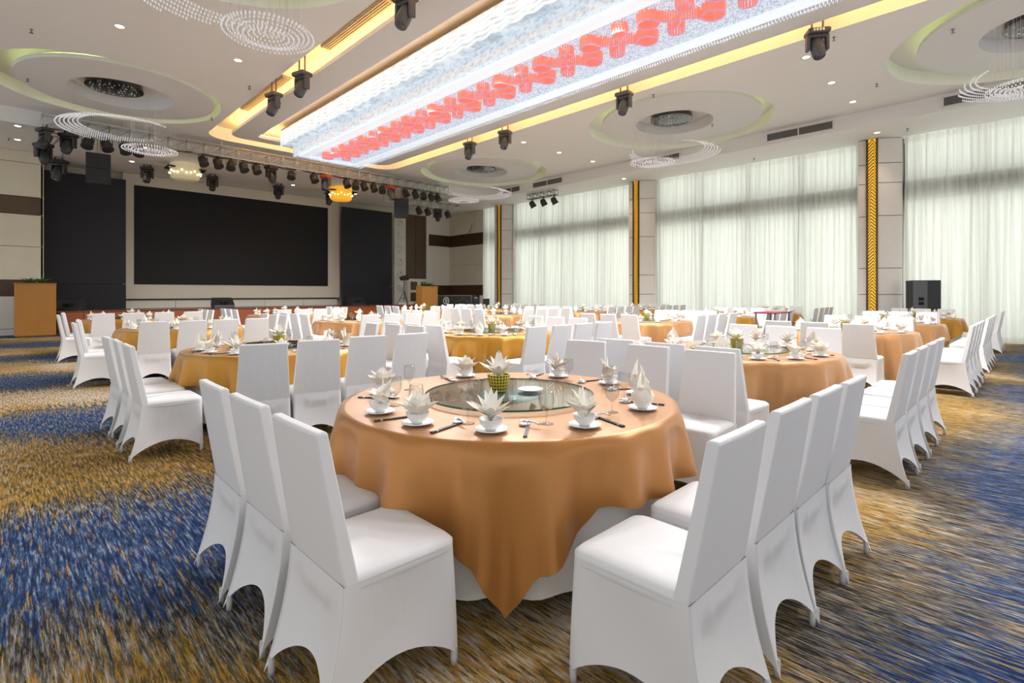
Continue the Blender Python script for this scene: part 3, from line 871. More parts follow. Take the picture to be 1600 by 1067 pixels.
# hanging line speakers
def hang_speaker(x, y, z0, z1, rz, lb, w=.58):
    root = thing('hanging_speaker', lb, 'speaker', (x, y, z0), rz, group='hanging speakers')
    h = z1-z0
    n = 2
    for i in range(n):
        b = MB(); zz0 = h*i/n; zz1 = h*(i+1)/n - .015
        b.loft([[(-w/2,-.16,z),(w/2,-.16,z),(w/2-.06,.2,z),(-w/2+.06,.2,z)] for z in (zz0, zz1)])
        c_ = build(b, 'cabinet', 'speaker_box', root)
        b = MB(); b.box(-w/2+.02,w/2-.02,-.175,-.161,zz0+.02,zz1-.02); build(b, 'grille', 'speaker_grille', c_)
    b = MB(); b.tube([(-.02,0,h),(-.02,0,6.06-z0)], .015, 6); b.tube([(.05,0,h),(.05,0,6.06-z0)], .015, 6); build(b, 'hanger', 'gold_emblem' if x < 5 else 'black_metal', root)
hang_speaker(1.98, 19.46, 4.6, 5.5, R(-5), 'black speaker hanging from the truss in front of the left side screen')
hang_speaker(12.35, 19.46, 4.67, 5.5, R(-38), 'black speaker hanging from the truss above the right side screen', .62)

# small crystal drum lamps under low ceiling
def drum(x, y, lb, glass, hz):
    root = thing('crystal_drum_lamp', lb, 'ceiling lamp', (x, y, ZS), group='crystal drum lamps')
    b = MB(); b.bbox(-.62,.62,-.3,.3,-.2,-.14,.01); b.tube([(0,0,0),(0,0,-.14)], .03, 8); build(b, 'frame', 'mirror_dark', root)
    b = MB(); b.lathe([(.46,-.5),(.48,-.2),(.48,0.0)], 22, caps=False); b.lathe([(.40,-.56),(.44,-.5)], 22); build(b, 'shade', glass, root, True)
    b = MB()
    for i in range(22):
        a = 2*PI*i/22; b.octa((.5*math.cos(a), .5*math.sin(a), -.34+.05*math.sin(i*2.2)), .03, .04)
    build(b, 'lamps', 'bulb', root)
drum(4.75, 22.0, 'cream crystal drum ceiling lamp before the left end of the main screen', 'drum_glass', 0)
drum(10.8, 22.0, 'amber crystal drum ceiling lamp near the right end of the main screen', 'drum_gold_glass', 0)

# stage monitors
mon = thing('stage_monitor', '', 'speaker')
b = MB(); b.loft([[(-.38,-.26,0),(.38,-.26,0),(.38,.2,0),(-.38,.2,0)],[(-.38,-.24,.12),(.38,-.24,.12),(.38,.26,.16),(-.38,.26,.16)],[(-.36,.02,.40),(.36,.02,.40),(.36,.22,.42),(-.36,.22,.42)]])
build(b, 'cabinet', 'speaker_box', mon, bev=.012)
b = MB(); b.box(-.12,-.02,-.25,-.13,.14,.26); b.box(.02,.12,-.25,-.13,.14,.26); build(b, 'handle_recess', 'speaker_port', mon)
b = MB(); b.box(-.30,.30,.262,.268,.18,.36); build(b, 'grille', 'speaker_grille', mon)
remember(mon)
for x, y, rz, lb in ((1.62,23.3,R(-25),'black wedge stage monitor in front of the left side screen'),(6.35,23.3,0,'black wedge stage monitor with two ports centred before the main screen'),(12.25,23.4,R(12),'black wedge stage monitor before the right side screen')):
    place(mon, (x, y, .79), rz, lb, 'speaker', 'stage monitors')
root = thing('round_wedge_speaker', 'dark grey many-sided wedge speaker on stage beside the tripod', 'speaker', (16.35, 23.1, .79))
b = MB(); T = Matrix.Translation((0,0,.33)) @ Matrix.Rotation(R(70), 4, 'X'); b.lathe([(.30,-.15),(.46,-.1),(.46,.05),(.30,.12)], 9, T); build(b, 'cabinet', 'dark_grey_metal', root)
b = MB(); b.lathe([(.06,.121),(.02,.15)], 10, T); build(b, 'cap', 'speaker_port', root)
b = MB(); b.box(-.2,.2,-.1,.25,-.0,.03); build(b, 'foot_plate', 'black_metal', root)
b = MB(); b.bbox(15.95, 17.2, 22.9, 24.6, 0, .785, .01); tag(build(b, 'side_riser', 'stage_wood'), 'wooden riser block at the right end of the stage', 'riser')
# tripod lamp
root = thing('follow_spot_stand', 'black tripod with a spotlight standing at the right end of the stage', 'stage light', (15.0, 23.4, .79))
b = MB(); b.tube([(0,0,.2),(0,0,1.25)], .022, 8); build(b, 'pole', 'black_metal', root)
for k in range(3):
    a = 2*PI*k/3 + .4; b = MB(); b.tube([(0,0,.75),(.36*math.cos(a),.36*math.sin(a),.015)], .016, 6); b.tube([(0,0,.3),(.2*math.cos(a),.2*math.sin(a),.34)], .01, 5); build(b, 'leg', 'black_metal', root)
b = MB(); T = Matrix.Translation((0,0,1.4)) @ Matrix.Rotation(R(80), 4, 'Y'); b.lathe([(.10,-.22),(.12,-.1),(.12,.12),(.16,.2),(.15,.21)], 14, T); build(b, 'lamp_head', 'black_metal', root, True)
b = MB(); b.tube([(-.02,-.15,1.4),(-.02,-.15,1.25),(0,.15,1.25),(0,.15,1.4)], .012, 6); build(b, 'yoke', 'black_metal', root)
b = MB(); b.bbox(14.75,15.7,23.6,23.95,.79,.90,.01); tag(build(b, 'white_case', 'paper_sign'), 'low white box lying on the stage by the tripod', 'box')

# lecterns
def lectern(x, y, w, d, h, lb, lb2):
    root = thing('wooden_lectern', lb, 'lectern', (x, y, 0), group='lecterns')
    b = MB(); b.box(0,w,.02,d,.08,h-.03); b.box(.05,w-.05,.06,d,0,.08); build(b, 'body', 'lectern_wood', root, bev=.006)
    b = MB(); b.bbox(.0,w,-.0,.02,.04,h-.03,.004); build(b, 'front_panel', 'lectern_wood', root)
    b = MB(); b.bbox(-.015,w+.015,-.02,d+.01,h-.03,h,.008); build(b, 'top', 'lectern_wood', root)
    r2 = thing('flower_arrangement', lb2, 'plant', (x+w*.5, y+d*.45, h), group='lectern plants')
    lv = MB(); rnd = random.Random(x)
    for i in range(80):
        a = rnd.uniform(0, 2*PI); ln = rnd.uniform(.18,.38); el = rnd.uniform(.05,1.0)
        dx, dy, dz = math.cos(a)*math.cos(el), math.sin(a)*math.cos(el), math.sin(el)*.7
        bx, by = rnd.uniform(-w*.25,w*.25), rnd.uniform(-.06,.06)
        s_ = Vector((-dy,dx,0)).normalized()*.03
        p0 = Vector((bx,by,.02)); p1 = p0+Vector((dx,dy,dz+.1))*ln*.5; p2 = p0+Vector((dx,dy,dz))*ln
        lv.add([tuple(p0), tuple(p1+s_), tuple(p2), tuple(p1-s_)], [(0,1,2,3)])
    build(lv, 'foliage', 'leaf_green', r2)
    fl = MB()
    for i in range(7): fl.octa((rnd.uniform(-w*.25,w*.25), rnd.uniform(-.08,.05), rnd.uniform(.04,.16)), .03)
    build(fl, 'blossoms', 'flower_cream', r2)
    b = MB(); b.bbox(-w*.3,w*.3,-.08,.08,0,.04,.01); build(b, 'tray', 'speaker_box', r2)
lectern(.22, 22.3, .98, .6, 1.71, 'large golden wooden lectern at the left end of the stage', 'low green plant tray on top of the left lectern')
lectern(13.78, 20.0, .88, .5, 1.72, 'smaller golden wooden lectern standing on the floor before the right end of the stage', 'leafy plant with cream flowers on the right lectern')

# black booth with emblem
def emblem(root, x, z, r, y):
    b = MB(); n = 24
    loops = []
    for i in range(n+1):
        a = 2*PI*i/n; loops.append([(x+r*math.cos(a),y,z+r*math.sin(a)),(x+r*.78*math.cos(a),y,z+r*.78*math.sin(a)),(x+r*.78*math.cos(a),y+.01,z+r*.78*math.sin(a)),(x+r*math.cos(a),y+.01,z+r*math.sin(a))])
    b.loft(loops, caps=False)
    b.box(x-.05*r/.3, x+.05*r/.3, y, y+.01, z-r*.6, z+r*.45)
    b.box(x-.14*r/.3, x+.05*r/.3, y, y+.01, z+r*.2, z+r*.38)
    b.box(x+.10*r/.3, x+.13*r/.3, y, y+.01, z-r*.3, z+r*.5)
    build(b, 'round_emblem', 'paper_sign', root)
root = thing('dj_booth', 'long black booth front with a white round emblem in the far right corner', 'booth', (16.5, 22.5, 0))
b = MB(); b.box(0,2.3,0,.5,0,1.24); build(b, 'body', 'speaker_box', root)
emblem(root, .55, .98, .2, -.012)
b = MB(); rnd = random.Random(3)
for i in range(14): b.box(*(lambda x: (x, x+.03))(rnd.uniform(.9,2.2)), -.008, -.001, *(lambda z: (z, z+.03))(rnd.uniform(.7,1.15)))
build(b, 'pale_dots', 'vent_slat', root)
root = thing('sign_stand', 'small black sign with a white round emblem right of the booth', 'sign', (18.88, 22.45, 0))
b = MB(); b.box(0,.5,0,.05,.72,1.28); build(b, 'board', 'speaker_box', root)
b = MB(); b.box(.02,.05,.05,.09,0,.8); b.box(.45,.48,.05,.09,0,.8); build(b, 'legs', 'black_metal', root)
emblem(root, .25, 1.06, .12, -.012)
b = MB(); b.box(.09,.41,-.01,-.001,.82,.85); build(b, 'text_line', 'vent_slat', root)
for x, y, lb in ((18.0, 21.1, 'left'), (18.35, 20.7, 'right')):
    root = thing('small_speaker', 'small black box speaker by the far curtain, %s one' % lb, 'speaker', (x, y, 0), R(-40), 'small speakers')
    b = MB(); b.bbox(-.17,.17,-.15,.15,.68,1.1,.01); build(b, 'cabinet', 'speaker_box', root)
    b = MB(); b.tube([(0,0,0),(0,0,.68)], .02, 6); b.bbox(-.15,.15,-.15,.15,0,.03,.005); build(b, 'stand', 'black_metal', root)

# tall speaker by the window
root = thing('tall_speaker', 'tall black loudspeaker standing in front of the near curtain', 'speaker', (18.95, 2.3, 0), R(-58))
b = MB(); b.bbox(-.36,.34,-.02,.4,.78,1.76,.012); build(b, 'cabinet', 'speaker_box', root)
b = MB(); b.bbox(-.36,.0,-.03,-.021,.80,1.74,.003); build(b, 'grille', 'dark_grey_metal', root)
b = MB(); b.box(-.22,-.1,-.05,-.031,1.18,1.27); b.box(-.22,-.1,-.05,-.031,1.05,1.14); build(b, 'port', 'speaker_port', root)
b = MB(); b.bbox(-.38,.36,-.04,.42,0,.77,.012); build(b, 'subwoofer', 'speaker_box', root)

# ================================================================ CHAIR
def chair_proto():
    root = thing('banquet_chair', '', 'chair')
    # backrest cover : loft from lower back to top, leaning backwards
    def backloop(z):
        t_ = (z-.40)/(.955-.40)
        w = .218 - .032*t_
        yb = -.175 - .098*t_**.9
        th = .052 - .010*t_
        bow = .004
        L = []
        for x in (-w, -w*.92, -w*.45, 0, w*.45, w*.92, w):
            L.append((x, yb - bow*(1-(x/w)**2), z))
        for x in (w, w*.92, w*.45, 0, -w*.45, -w*.92, -w):
            L.append((x, yb + th - bow*(1-(x/w)**2)*1.2, z))
        return L
    zs = [.445,.49,.58,.70,.82,.92,.945,.955]
    loops = [backloop(z) for z in zs]
    # round the top slightly
    top = loops[-1]; cx_ = 0; cy_ = sum(p_[1] for p_ in top)/len(top)
    loops[-1] = [(p_[0]*.985, cy_+(p_[1]-cy_)*.75, p_[2]) for p_ in top]
    b = MB(); b.loft(loops); build(b, 'backrest', 'chair_fabric', root, smooth=False, bev=.006)
    # seat cushion
    def seatloop(z, g):
        P = rrect(-.222-g, .222+g, -.19, .262+g, .05, 4)
        return [(x*(1 - .04*max(0,(.1-y)/.3)), y, z) for x, y in P]
    b = MB(); b.loft([seatloop(.415,-.01), seatloop(.43,.0), seatloop(.462,.0), seatloop(.478,-.015), seatloop(.487,-.06), seatloop(.490,-.12)])
    build(b, 'seat', 'chair_fabric', root, smooth=True)
    # skirt with arched hems, pulled tight to the feet
    zt = .456; N = 20
    cor = [(-.225,.265),(.225,.265),(.2155,-.1925),(-.2155,-.1925)]           # seat corners: front-left, front-right, back-right, back-left
    ft = [(-.236,.268),(.236,.268),(.226,-.285),(-.226,-.285)]           # feet
    arch = [.10,.13,.15,.13]
    def rounded(x, y, r):
        cx_, cy_ = max(-.222+r, min(.222-r, x)), max(-.19+r if False else -1, min(.263-r, y))
        dx, dy = x-cx_, y-cy_
        if abs(dx) > 1e-6 and dy > 1e-6:
            l_ = math.hypot(dx, dy); return cx_+dx/l_*(r+.003), cy_+dy/l_*(r+.003)
        return x, y
    b = MB(); rows = 9; cols = []
    for e in range(4):
        c0, c1 = cor[e], cor[(e+1)%4]; f0, f1 = ft[e], ft[(e+1)%4]
        nx, ny = ((0,1),(1,0),(0,-1),(-1,0))[e]
        for i in range(N):
            s_ = i/N
            s_ = .5 - .5*math.cos(PI*s_) if e == 0 or e == 1 or e == 3 else s_
            bell = (math.sin(PI*s_))**.55 if 0 < s_ < 1 else 0
            hz = .006 + arch[e]*bell
            colm = []
            for j in range(rows+1):
                q = (j/rows)**1.15; z = zt + (hz-zt)*q
                full = (zt - z)/(zt-.006)
                ex = full**1.7
                X = (c0[0]*(1-s_)+c1[0]*s_)*(1-ex) + (f0[0]*(1-s_)+f1[0]*s_)*ex
                Y = (c0[1]*(1-s_)+c1[1]*s_)*(1-ex) + (f0[1]*(1-s_)+f1[1]*s_)*ex
                X, Y = rounded(X, Y, .05*(1-full)**1.5 + .012)
                inw = .034*math.sin(PI*s_)*math.sin(PI*min(1,full)*.9)
                if e == 2 and full < .2: inw = 0
                colm.append((X-nx*inw, Y-ny*inw, z))
            cols.append(colm)
    n = len(cols)
    loops = [[cols[i][j] for i in range(n)] for j in range(rows+1)]
    b.loft(loops, caps=False)
    o = build(b, 'skirt', 'chair_fabric', root, smooth=True)
    for x, y in ft:
        b = MB(); b.lathe([(.012,0),(.013,.02),(.012,.06)], 8, Matrix.Translation((x*.91, y*.925, 0))); build(b, 'foot', 'foot_rubber', root, True)
    remember(root); return root
CH = chair_proto()
# single-mesh twin of the same shape for the far tables, where parts are under a few pixels
def joined(root, name):
    b = MB(); dg = bpy.context.evaluated_depsgraph_get()
    for ch in root.children:
        me = ch.evaluated_get(dg).to_mesh()
        if ch.name.startswith('foot'): continue
        b.add([tuple(v_.co) for v_ in me.vertices], [tuple(p_.vertices) for p_ in me.polygons])
    return b
bpy.context.view_layer.update()
FAR = build(joined(CH, 'x'), 'banquet_chair', 'chair_fabric'); tag(FAR, '', 'chair')
KIDS[FAR.name] = []

# ================================================================ TABLES
GX = {0:'left column', 1:'second column', 2:'third column', 3:'fourth column', 4:'window-side column'}
GY = {0:'front', 1:'second', 2:'third', 3:'back'}
TB = {  # (column,row): (x, y, cloth, detail level)
 (0,0):(2.18,2.25,'copper_satin',3), (0,1):(2.28,6.22,'gold_satin',2), (0,2):(2.32,10.95,'gold_satin',1), (0,3):(2.2,15.5,'gold_satin',0),
 (1,0):(5.7,2.3,'rose_copper_satin',2), (1,1):(5.62,6.2,'gold_satin',2), (1,2):(5.9,11.1,'rose_copper_satin',1), (1,3):(5.9,15.6,'rose_copper_satin',0),
 (2,0):(10.15,2.3,'rose_copper_satin',1), (2,1):(10.5,6.3,'rose_copper_satin',1), (2,2):(10.8,11.3,'rose_copper_satin',0), (2,3):(10.9,15.7,'rose_copper_satin',0),
 (3,0):(13.3,2.3,'rose_copper_satin',1), (3,1):(13.9,6.2,'gold_satin',0), (3,2):(14.5,11.2,'rose_copper_satin',0), (3,3):(14.6,15.7,'rose_copper_satin',0),
 (4,0):(16.8,2.3,'gold_satin',0), (4,1):(17.6,6.2,'gold_satin',0), (4,2):(17.3,11.0,'gold_satin',0)}
def tname(c, r):
    if (c, r) == (0, 0): return 'nearest front table'
    return '%s-row table of %s' % (GY[r], GX[c])
RT = .97; ZT = .76
FRONT = R(225)     # direction from table centres towards the aisle corner of the room the cloth corner points to
def overcloth(c, seed):
    rnd = random.Random(seed); n = 240; loops = []
    ph = [rnd.uniform(0, 2*PI) for _ in range(6)]
    def drop(a):
        d = .305 + .014*math.sin(5*a+ph[0]) + .010*math.sin(9*a+ph[4])
        for a0, h in ((FRONT, 1.0), (FRONT+PI, .8)):
            q = abs((a - a0 + PI) % (2*PI) - PI)
            d += h*(.235*max(0, 1 - q/R(24))**.85 + .13*max(0, 1 - q/R(7)))
        return d
    A = [2*PI*i/n for i in range(n)]
    for r in (.3, .75, RT-.03): loops.append([(r*math.cos(a), r*math.sin(a), ZT+.006) for a in A])
    loops.append([((RT+.004)*math.cos(a), (RT+.004)*math.sin(a), ZT+.002) for a in A])
    for j in range(1, 9):
        q = j/8; L = []
        for i, a in enumerate(A):
            d = drop(a)
            f1 = math.sin(10*a+ph[1]+.6*math.sin(3*a)); fold = f1*.55 + math.sin(19*a+ph[2]+.5*math.sin(4*a))*.6 + math.sin(47*a+ph[5])*.20*min(1, max(0, d-.3)*4) + math.sin(5*a+ph[3])*.25
            amp = .068*q**.75*(.5+.9*min(1, d/.5))
            rr = RT + .014 + .028*q + amp*fold + (.03*q*q*max(0, (d-.33)/.37))
            lo = RT + .006; rr = lo + (rr-lo+math.sqrt((rr-lo)**2+.00025))*.5
            L.append((rr*math.cos(a), rr*math.sin(a), ZT - .012 - d*q))
        loops.append(L)
    b = MB(); b.loft(loops, caps=False)
    o0 = len(b.v); b.v.append((0,0,ZT+.006)); b.f += [((i+1) % n, i, o0) for i in range(n)]; b.m += [0]*n
    b.f = [tuple(reversed(f)) for f in b.f]
    return b.mesh('overcloth', [c], True)
def undercloth():
    n = 150; A = [2*PI*i/n for i in range(n)]; loops = []
    for q in (0,.12,.3,.5,.75,1):
        L = []
        for a in A:
            f = math.sin(14*a) *.6+ math.sin(23*a+1)*.4
            rr = RT - .045 - .005*q + .030*q*f
            L.append((rr*math.cos(a), rr*math.sin(a), ZT-.02 - .665*q - .015*q*math.sin(3*a)))
        loops.append(L)
    b = MB(); b.loft(loops, caps=False); return b.mesh('undercloth', ['white_linen'], True)
UC = undercloth(); OCM = {}
tp = MB(); tp.lathe([(RT-.05,ZT-.035),(RT-.045,ZT-.03),(RT-.045,ZT-.005),(RT-.05,ZT-.001)], 48); TTOP = tp.mesh('tabletop', ['white_linen'])
tl_ = MB()
tl_.tube([(0,0,0),(0,0,ZT-.04)], .05, 8)
for k in range(4):
    a = PI/4 + k*PI/2; tl_.tube([(0,0,.25),(.45*math.cos(a),.45*math.sin(a),.02)], .022, 6)
TLEG = tl_.mesh('pedestal', ['black_metal'])

# lazy susan
g = MB(); g.lathe([(.003,0),(.50,0)], 64, caps=False); g.lathe([(.003,.010),(.50,.010)], 64, caps=False)
TG = g.mesh('glass_disc', ['table_glass'], False)
e_ = MB(); e_.lathe([(.5,-.0005),(.505,.002),(.505,.009),(.5,.0105)], 64, caps=False); TGE = e_.mesh('glass_rim', ['glass_edge'], True)
bs = MB(); bs.lathe([(.185,0),(.195,.004),(.195,.014),(.185,.018)], 40); TGB = bs.mesh('swivel_base', ['turntable_base'], True)
# pot with napkins and cutlery jug on turntable
pt = MB(); pt.lathe([(.050,0),(.055,.002),(.070,.098),(.071,.102),(.064,.102),(.056,.03),(.004,.03)], 28); POT = pt.mesh('woven_pot', ['yellow_weave'], True)

def petal(b, base, az, el, ln, wd, curl=.3, cup=.25):
    # pointed cloth fold
    d = Vector((math.cos(az)*math.cos(el), math.sin(az)*math.cos(el), math.sin(el)))
    s_ = Vector((-math.sin(az), math.cos(az), 0)); up = s_.cross(d).normalized() if True else None
    if up.z < 0 and el < 1.2: up = -up
    rows = 5; vs = []
    for i in range(rows+1):
        q = i/rows; w = wd*(math.sin(PI*min(1,(q*.80+.22))))**.8 if q < 1 else .001
        c = Vector(base) + d*ln*q - up*curl*ln*q*q
        for k in (-1,-.5,0,.5,1):
            vs.append(tuple(c + s_*w*k + up*cup*w*abs(k)))
    fs = []
    for i in range(rows):
        for k in range(4): fs.append((i*5+k, i*5+k+1, i*5+k+6, i*5+k+5))
    b.add(vs, fs)
def napkin_fan(seed=0, spread=1.0, h=.13):
    rnd = random.Random(seed); b = MB()
    for i in range(7):
        q = i/6-.5; petal(b, (.01*q, -.005, .03), R(90)+q*2.6*spread, R(78)-abs(q)*R(62)*spread, h*(1.0-.25*abs(q)), .020, .10, .5)
    for i in range(5):
        q = i/4-.5; petal(b, (0, .012, .03), R(270)+q*3.2, R(52)-abs(q)*R(15), h*.72, .022, .15, .4)
    petal(b, (0,0,.045), R(rnd.choice((170,190))), R(18), h*.85, .038, -.25, .35)
    petal(b, (0,0,.045), R(350), R(25), h*.5, .035, -.2, .35)
    b.v = [(x*1.2, y*1.2, z*1.18) for x, y, z in b.v]
    return b.mesh('napkin', ['napkin_cloth'], True)
def napkin_mitre(seed=0):
    b = MB()
    for az, el, ln, wd in ((90,82,.15,.05),(270,80,.12,.045),(20,62,.09,.04),(160,60,.09,.04)):
        petal(b, (0,0,.03), R(az), R(el), ln, wd, .12, .55)
    b.lathe([(.045,.03),(.052,.06),(.03,.09),(.004,.10)], 12, caps=False)
    b.v = [(x*1.2, y*1.2, z*1.18) for x, y, z in b.v]
    return b.mesh('napkin', ['napkin_cloth'], True)
def napkin_rose(seed=0):
    b = MB()
    for ring, (k, el, ln, wd, rr) in enumerate(((4,84,.10,.03,.006),(5,66,.095,.036,.012),(6,46,.085,.036,.018))):
        for i in range(k): 
            a = 2*PI*i/k + ring*.5; petal(b, (rr*math.cos(a), rr*math.sin(a), .03), a, R(el), ln, wd, .12, .45)
    b.v = [(x*1.2, y*1.2, z*1.18) for x, y, z in b.v]
    return b.mesh('napkin', ['napkin_cloth'], True)
NAP = [napkin_fan(1), napkin_mitre(), napkin_rose(), napkin_fan(2, .8, .14)]
q = MB(); q.lathe([(.030,0),(.036,.003),(.070,.010),(.078,.015),(.077,.017),(.068,.013),(.036,.007),(.003,.006)], 28); SAU = q.mesh('saucer', ['porcelain'], True)
q = MB(); q.lathe([(.024,0),(.026,.006),(.030,.008),(.047,.026),(.056,.050),(.057,.053),(.054,.052),(.044,.028),(.028,.013),(.003,.012)], 28); BOW = q.mesh('rice_bowl', ['porcelain'], True)
q = MB(); q.lathe([(.033,0),(.033,.002),(.008,.006),(.0045,.012),(.004,.05),(.007,.055),(.012,.06),(.030,.078),(.037,.105),(.036,.135),(.031,.160),(.030,.160),(.035,.135),(.0355,.105),(.029,.080),(.011,.063),(.002,.060)], 24); GLS = q.mesh('water_glass', ['clear_glass'], True)
def chopm():
    b = MB(); b.cur = 0
    T = Matrix.Rotation(R(0), 4, 'X')
    b.loft([[(-.0035,y,.0),(.0035,y,.0),(.0035,y,.007),(-.0035,y,.007)] for y in (-.115,-.085)]); 
    b.loft([[(-.0035*(1-.4*t_),-.075+.19*t_,.0),(.0035*(1-.4*t_),-.075+.19*t_,.0),(.0035*(1-.4*t_),-.075+.19*t_,.006),(-.0035*(1-.4*t_),-.075+.19*t_,.006)] for t_ in (0,1)])
    b.cur = 1; b.loft([[(-.0036,y,.0),(.0036,y,.0),(.0036,y,.0071),(-.0036,y,.0071)] for y in (-.085,-.075)])
    return b.mesh('chopstick', ['chopstick_wood','silver'])
CHO = chopm()
q = MB(); q.lathe([(.016,0),(.020,.002),(.026,.009),(.024,.009),(.015,.004),(.002,.004)], 16, Matrix.Scale(1.35, 4, (1,0,0))); SDI = q.mesh('spoon_rest', ['porcelain'], True)
q = MB(); q.lathe([(.004,.006),(.012,.007),(.018,.014),(.016,.014),(.01,.010)], 12, Matrix.Translation((.0,0,.003)) @ Matrix.Scale(1.3, 4, (1,0,0)), caps=False)
q.tube([(.018,0,.014),(.05,0,.020),(.085,0,.012)], [.005,.004,.006], 6); SPN = q.mesh('soup_spoon', ['silver'], True)

def simple(me, name, loc, rz, label, cat, group):
    o = link(name, me, None, loc, rz); return tag(o, label, cat, group)
ORD = ['first','second','third','fourth','fifth','sixth','seventh','eighth','ninth','tenth']
T1S = [169,-167,-140,-108,-71,-40,-13,19,70,128]
ccount = 0
for (c, r), (tx, ty, cloth, lod) in TB.items():
    tn = tname(c, r); near = (c, r) == (0, 0)
    root = thing('round_banquet_table', 'round banquet table under layered cloths, the ' + tn, 'table', (tx, ty, 0), 0, 'round banquet tables')
    link('tabletop', TTOP, root); link('pedestal', TLEG, root)
    simple(UC, 'undercloth', (tx, ty, 0), random.random()*6, 'white floor-length undercloth of the ' + tn, 'tablecloth', 'white undercloths')
    key = (cloth, (c*5+r) % 3)
    if key not in OCM: OCM[key] = overcloth(cloth, key[1]+1)
    cn = {'copper_satin':'copper-brown satin','gold_satin':'golden satin','rose_copper_satin':'light copper satin'}[cloth]
    simple(OCM[key], 'overcloth', (tx, ty, 0), 0, '%s overcloth with a hanging corner on the %s' % (cn, tn), 'tablecloth', 'satin overcloths')
    zt = ZT + .0065
    # turntable
    tt = thing('glass_turntable', 'round clear glass turntable on the ' + tn, 'turntable', (tx, ty, zt), 0, 'glass turntables')
    link('swivel_base', TGB, tt); o = link('glass_disc', TG, tt, (0,0,.018)); link('glass_rim', TGE, o)
    zz = zt + .0285
    pa = R(225 if near else 200+37*c)
    pr_ = .02 if near else .05
    px_, py_ = tx + (-.03 if near else .02), ty + (.06 if near else .03)
    simple(POT, 'woven_pot', (px_, py_, zz), 0, 'yellow and black woven pot on the turntable of the ' + tn, 'pot', 'woven pots')
    simple(NAP[3], 'napkin', (px_, py_, zz+.045), R(-44), 'bunch of cream napkins in the woven pot, ' + tn.replace('-row table of', ' row,'), 'napkin', 'pot napkins')
    if near:
        simple(GLS, 'water_glass', (px_-.33, py_-.16, zt), 0, 'empty stemmed glass standing in front of the turntable of the nearest front table', 'glass', None)
        simple(SAU, 'saucer', (tx+.10, ty-.08, zz), 0, 'small glassy saucer on the turntable of the nearest front table', 'saucer', None)
    # place settings
    for k, ad in enumerate(T1S):
        ang = R(ad + (0 if near else 7*((c*3+r*5) % 5)))
        rs = .80 if near else .78
        ox, oy = math.cos(ang), math.sin(ang); sx, sy = tx+rs*ox, ty+rs*oy
        rz = ang + PI/2 + random.uniform(-.2,.2); og = '%s place anticlockwise from left, %s' % (ORD[k], tn.replace('-row table of', ' row,'))
        def wpt(dx, dy): return (tx + rs*ox + dy*ox*-1 + dx*-oy, ty + rs*oy + dy*oy*-1 + dx*ox)   # dx along the rim, dy inwards
        simple(SAU, 'saucer', (sx, sy, zt), rz, 'white saucer, ' + og, 'saucer', 'saucers')
        simple(BOW, 'rice_bowl', (sx, sy, zt+.0075), rz, 'white rice bowl, ' + og, 'bowl', 'rice bowls')
        simple(NAP[(0,2,0,0,1,1,0,0,2,2)[k] if near else (k*7+c+r) % 4], 'napkin', (sx, sy, zt+.010), rz + random.uniform(-.6,.6), 'cream napkin in bowl, ' + og, 'napkin', 'folded napkins')
        if lod >= 1:
            x, y = wpt(-.13, .13); simple(GLS, 'water_glass', (x, y, zt), 0, 'clear stemmed water glass, ' + og, 'glass', 'water glasses')
        if lod >= 2:
            for s_ in (0, 1):
                x, y = wpt(.155+s_*.010, .03)
                simple(CHO, 'chopstick', (x, y, zt+.001), ang - PI/2 + (R(random.uniform(-6,6)) if 0 else 0) + PI, 'dark chopstick of the pair, ' + og, 'chopstick', 'chopsticks')
            x, y = wpt(.14, .13); simple(SDI, 'spoon_rest', (x, y, zt), ang, 'white spoon rest, ' + og, 'spoon rest', 'spoon rests')
            simple(SPN, 'soup_spoon', (x, y, zt+.004), ang + R(60), 'small silver spoon on its rest, ' + og, 'spoon', 'soup spoons')

# ---------------------------------------------------------------- chairs: (x, y, heading) ; heading 0 looks along +Y
def put_chair(x, y, h, label, far):
    place(FAR if far else CH, (x, y, 0), h, label, 'chair', 'white covered banquet chairs')
ROWS = {}
def default_rows(tx, ty):
    S = [(tx-.62+.50*i + random.uniform(-.02,.02), ty-1.33+random.uniform(-.02,.02), 0) for i in range(4)]
    W = [(tx-1.24, ty-.48+.52*i, R(-90)) for i in range(3)]
    E = [(min(tx+1.38, 18.62), ty-.48+.52*i, R(90)) for i in range(3)]
    return S, W, E
for key, v_ in TB.items():
    ROWS[key] = default_rows(v_[0], v_[1])
ROWS[(0,0)] = ([(1.67,.925,0),(2.21,.935,0),(2.66,.93,0),(3.09,.92,0)],
               [(.96,1.76,R(-90)),(.97,2.29,R(-90)),(.97,2.79,R(-91))],
               [(3.54,1.73,R(93)),(3.58,2.29,R(90)),(3.57,2.86,R(104))])
ROWS[(0,1)] = ([(1.66,4.93,R(-14)),(2.15,4.97,R(-11)),(2.69,5.05,R(-9)),(3.17,5.03,R(-2))],
               [(1.0,5.42,R(-90)),(1.0,6.0,R(-92)),(.98,6.5,R(-88))],
               [(3.66,5.8,R(92)),(3.62,6.3,R(88)),(3.56,6.8,R(84))])
ROWS[(0,2)] = ([(1.66,9.75,R(-4)),(2.16,9.75,0),(2.64,9.78,0),(3.14,9.78,0)],
               [(.98,9.95,R(-90)),(1.08,10.6,R(-90)),(1.13,11.15,R(-90))], ROWS[(0,2)][2])
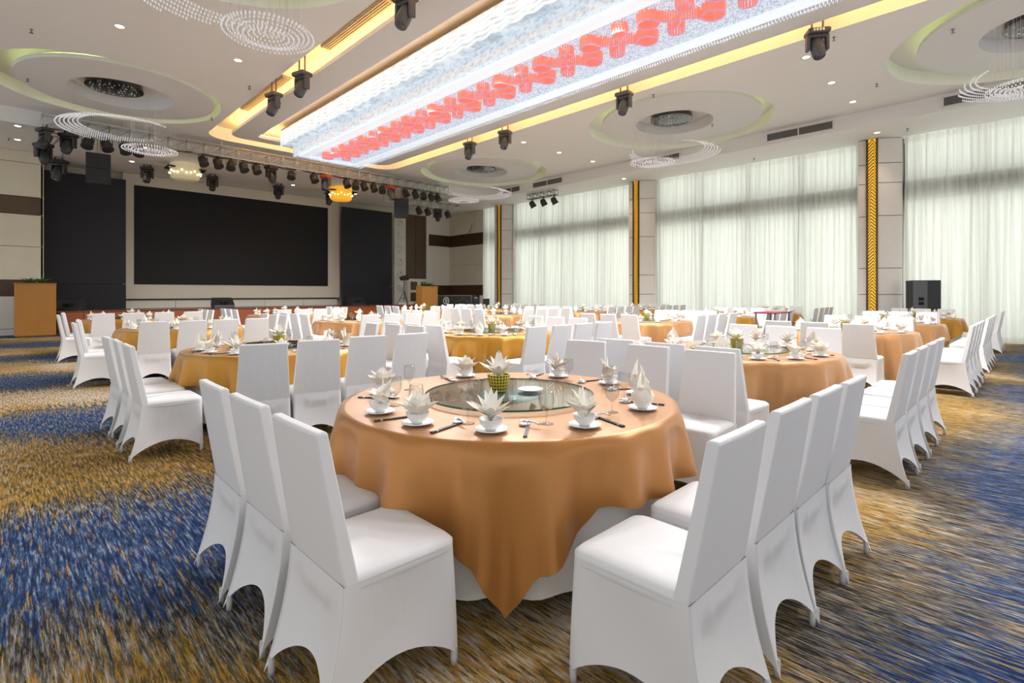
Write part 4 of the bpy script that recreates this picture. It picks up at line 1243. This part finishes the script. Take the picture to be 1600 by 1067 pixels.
ROWS[(0,3)] = ([(1.52,14.3,0),(2.05,14.3,0),(2.62,14.3,0),(3.2,14.3,0)],
               [(1.02,13.80,R(-90)),(1.15,14.8,R(-90)),(1.2,15.4,R(-90))], ROWS[(0,3)][2])
ROWS[(1,0)] = ([(4.79,.93,0),(5.3,.93,0),(5.85,.93,0),(6.4,.93,0)],
               [(4.35,1.82,R(-92)),(4.37,2.3,R(-90)),(4.38,2.82,R(-88))],
               [(7.10,1.9,R(92)),(7.12,2.42,R(90)),(7.12,2.92,R(88))])
ROWS[(2,0)] = ([(9.4,.9,0),(9.95,.9,0),(10.5,.9,0),(11.05,.9,0)],
               [(8.9,1.82,R(-90)),(8.92,2.38,R(-90)),(8.95,2.9,R(-90))], ROWS[(2,0)][2])
ROWS[(3,0)] = ([(12.37,.9,0),(12.9,.9,0),(13.45,.9,0),(14.0,.9,0)], ROWS[(3,0)][1], ROWS[(3,0)][2])
ROWS[(4,0)] = ([(16.45,.9,0),(17.0,.9,0),(17.5,.9,0)], ROWS[(4,0)][1], ROWS[(4,0)][2])
SIDE = ['camera side','left side','window side']
NTH = {4:['leftmost','second','third','rightmost'], 3:['nearest','middle','farthest']}
for (c, r), sides in ROWS.items():
    tx, ty = TB[(c, r)][0:2]
    for k, rowc in enumerate(sides):
        for i, (x, y, h) in enumerate(rowc):
            d = x*SN + y*CS
            put_chair(x, y, h, 'white covered chair, %s on %s of the %s' % (NTH[len(rowc)][i], SIDE[k], tname(c, r)), d > 9.5)
# dark red tray seen over the third row
root = thing('service_trolley', 'service trolley with dark red rim between the window-side tables', 'trolley', (12.2, 4.1, 0), R(0))
b = MB(); b.bbox(0,1.0,0,.5,.93,.96,.01); build(b, 'top_shelf', 'dark_red_lid', root)
for x, y in ((.03,.03),(.94,.03),(.03,.44),(.94,.44)):
    b = MB(); b.box(x,x+.03,y,y+.03,0,.93); build(b, 'leg', 'dark_grey_metal', root)
b = MB(); b.box(.02,.98,.02,.48,.4,.42); build(b, 'lower_shelf', 'dark_grey_metal', root)
# unused prototypes never leave the scene empty-labelled
for p_ in (CH, FAR):
    assert p_['label']
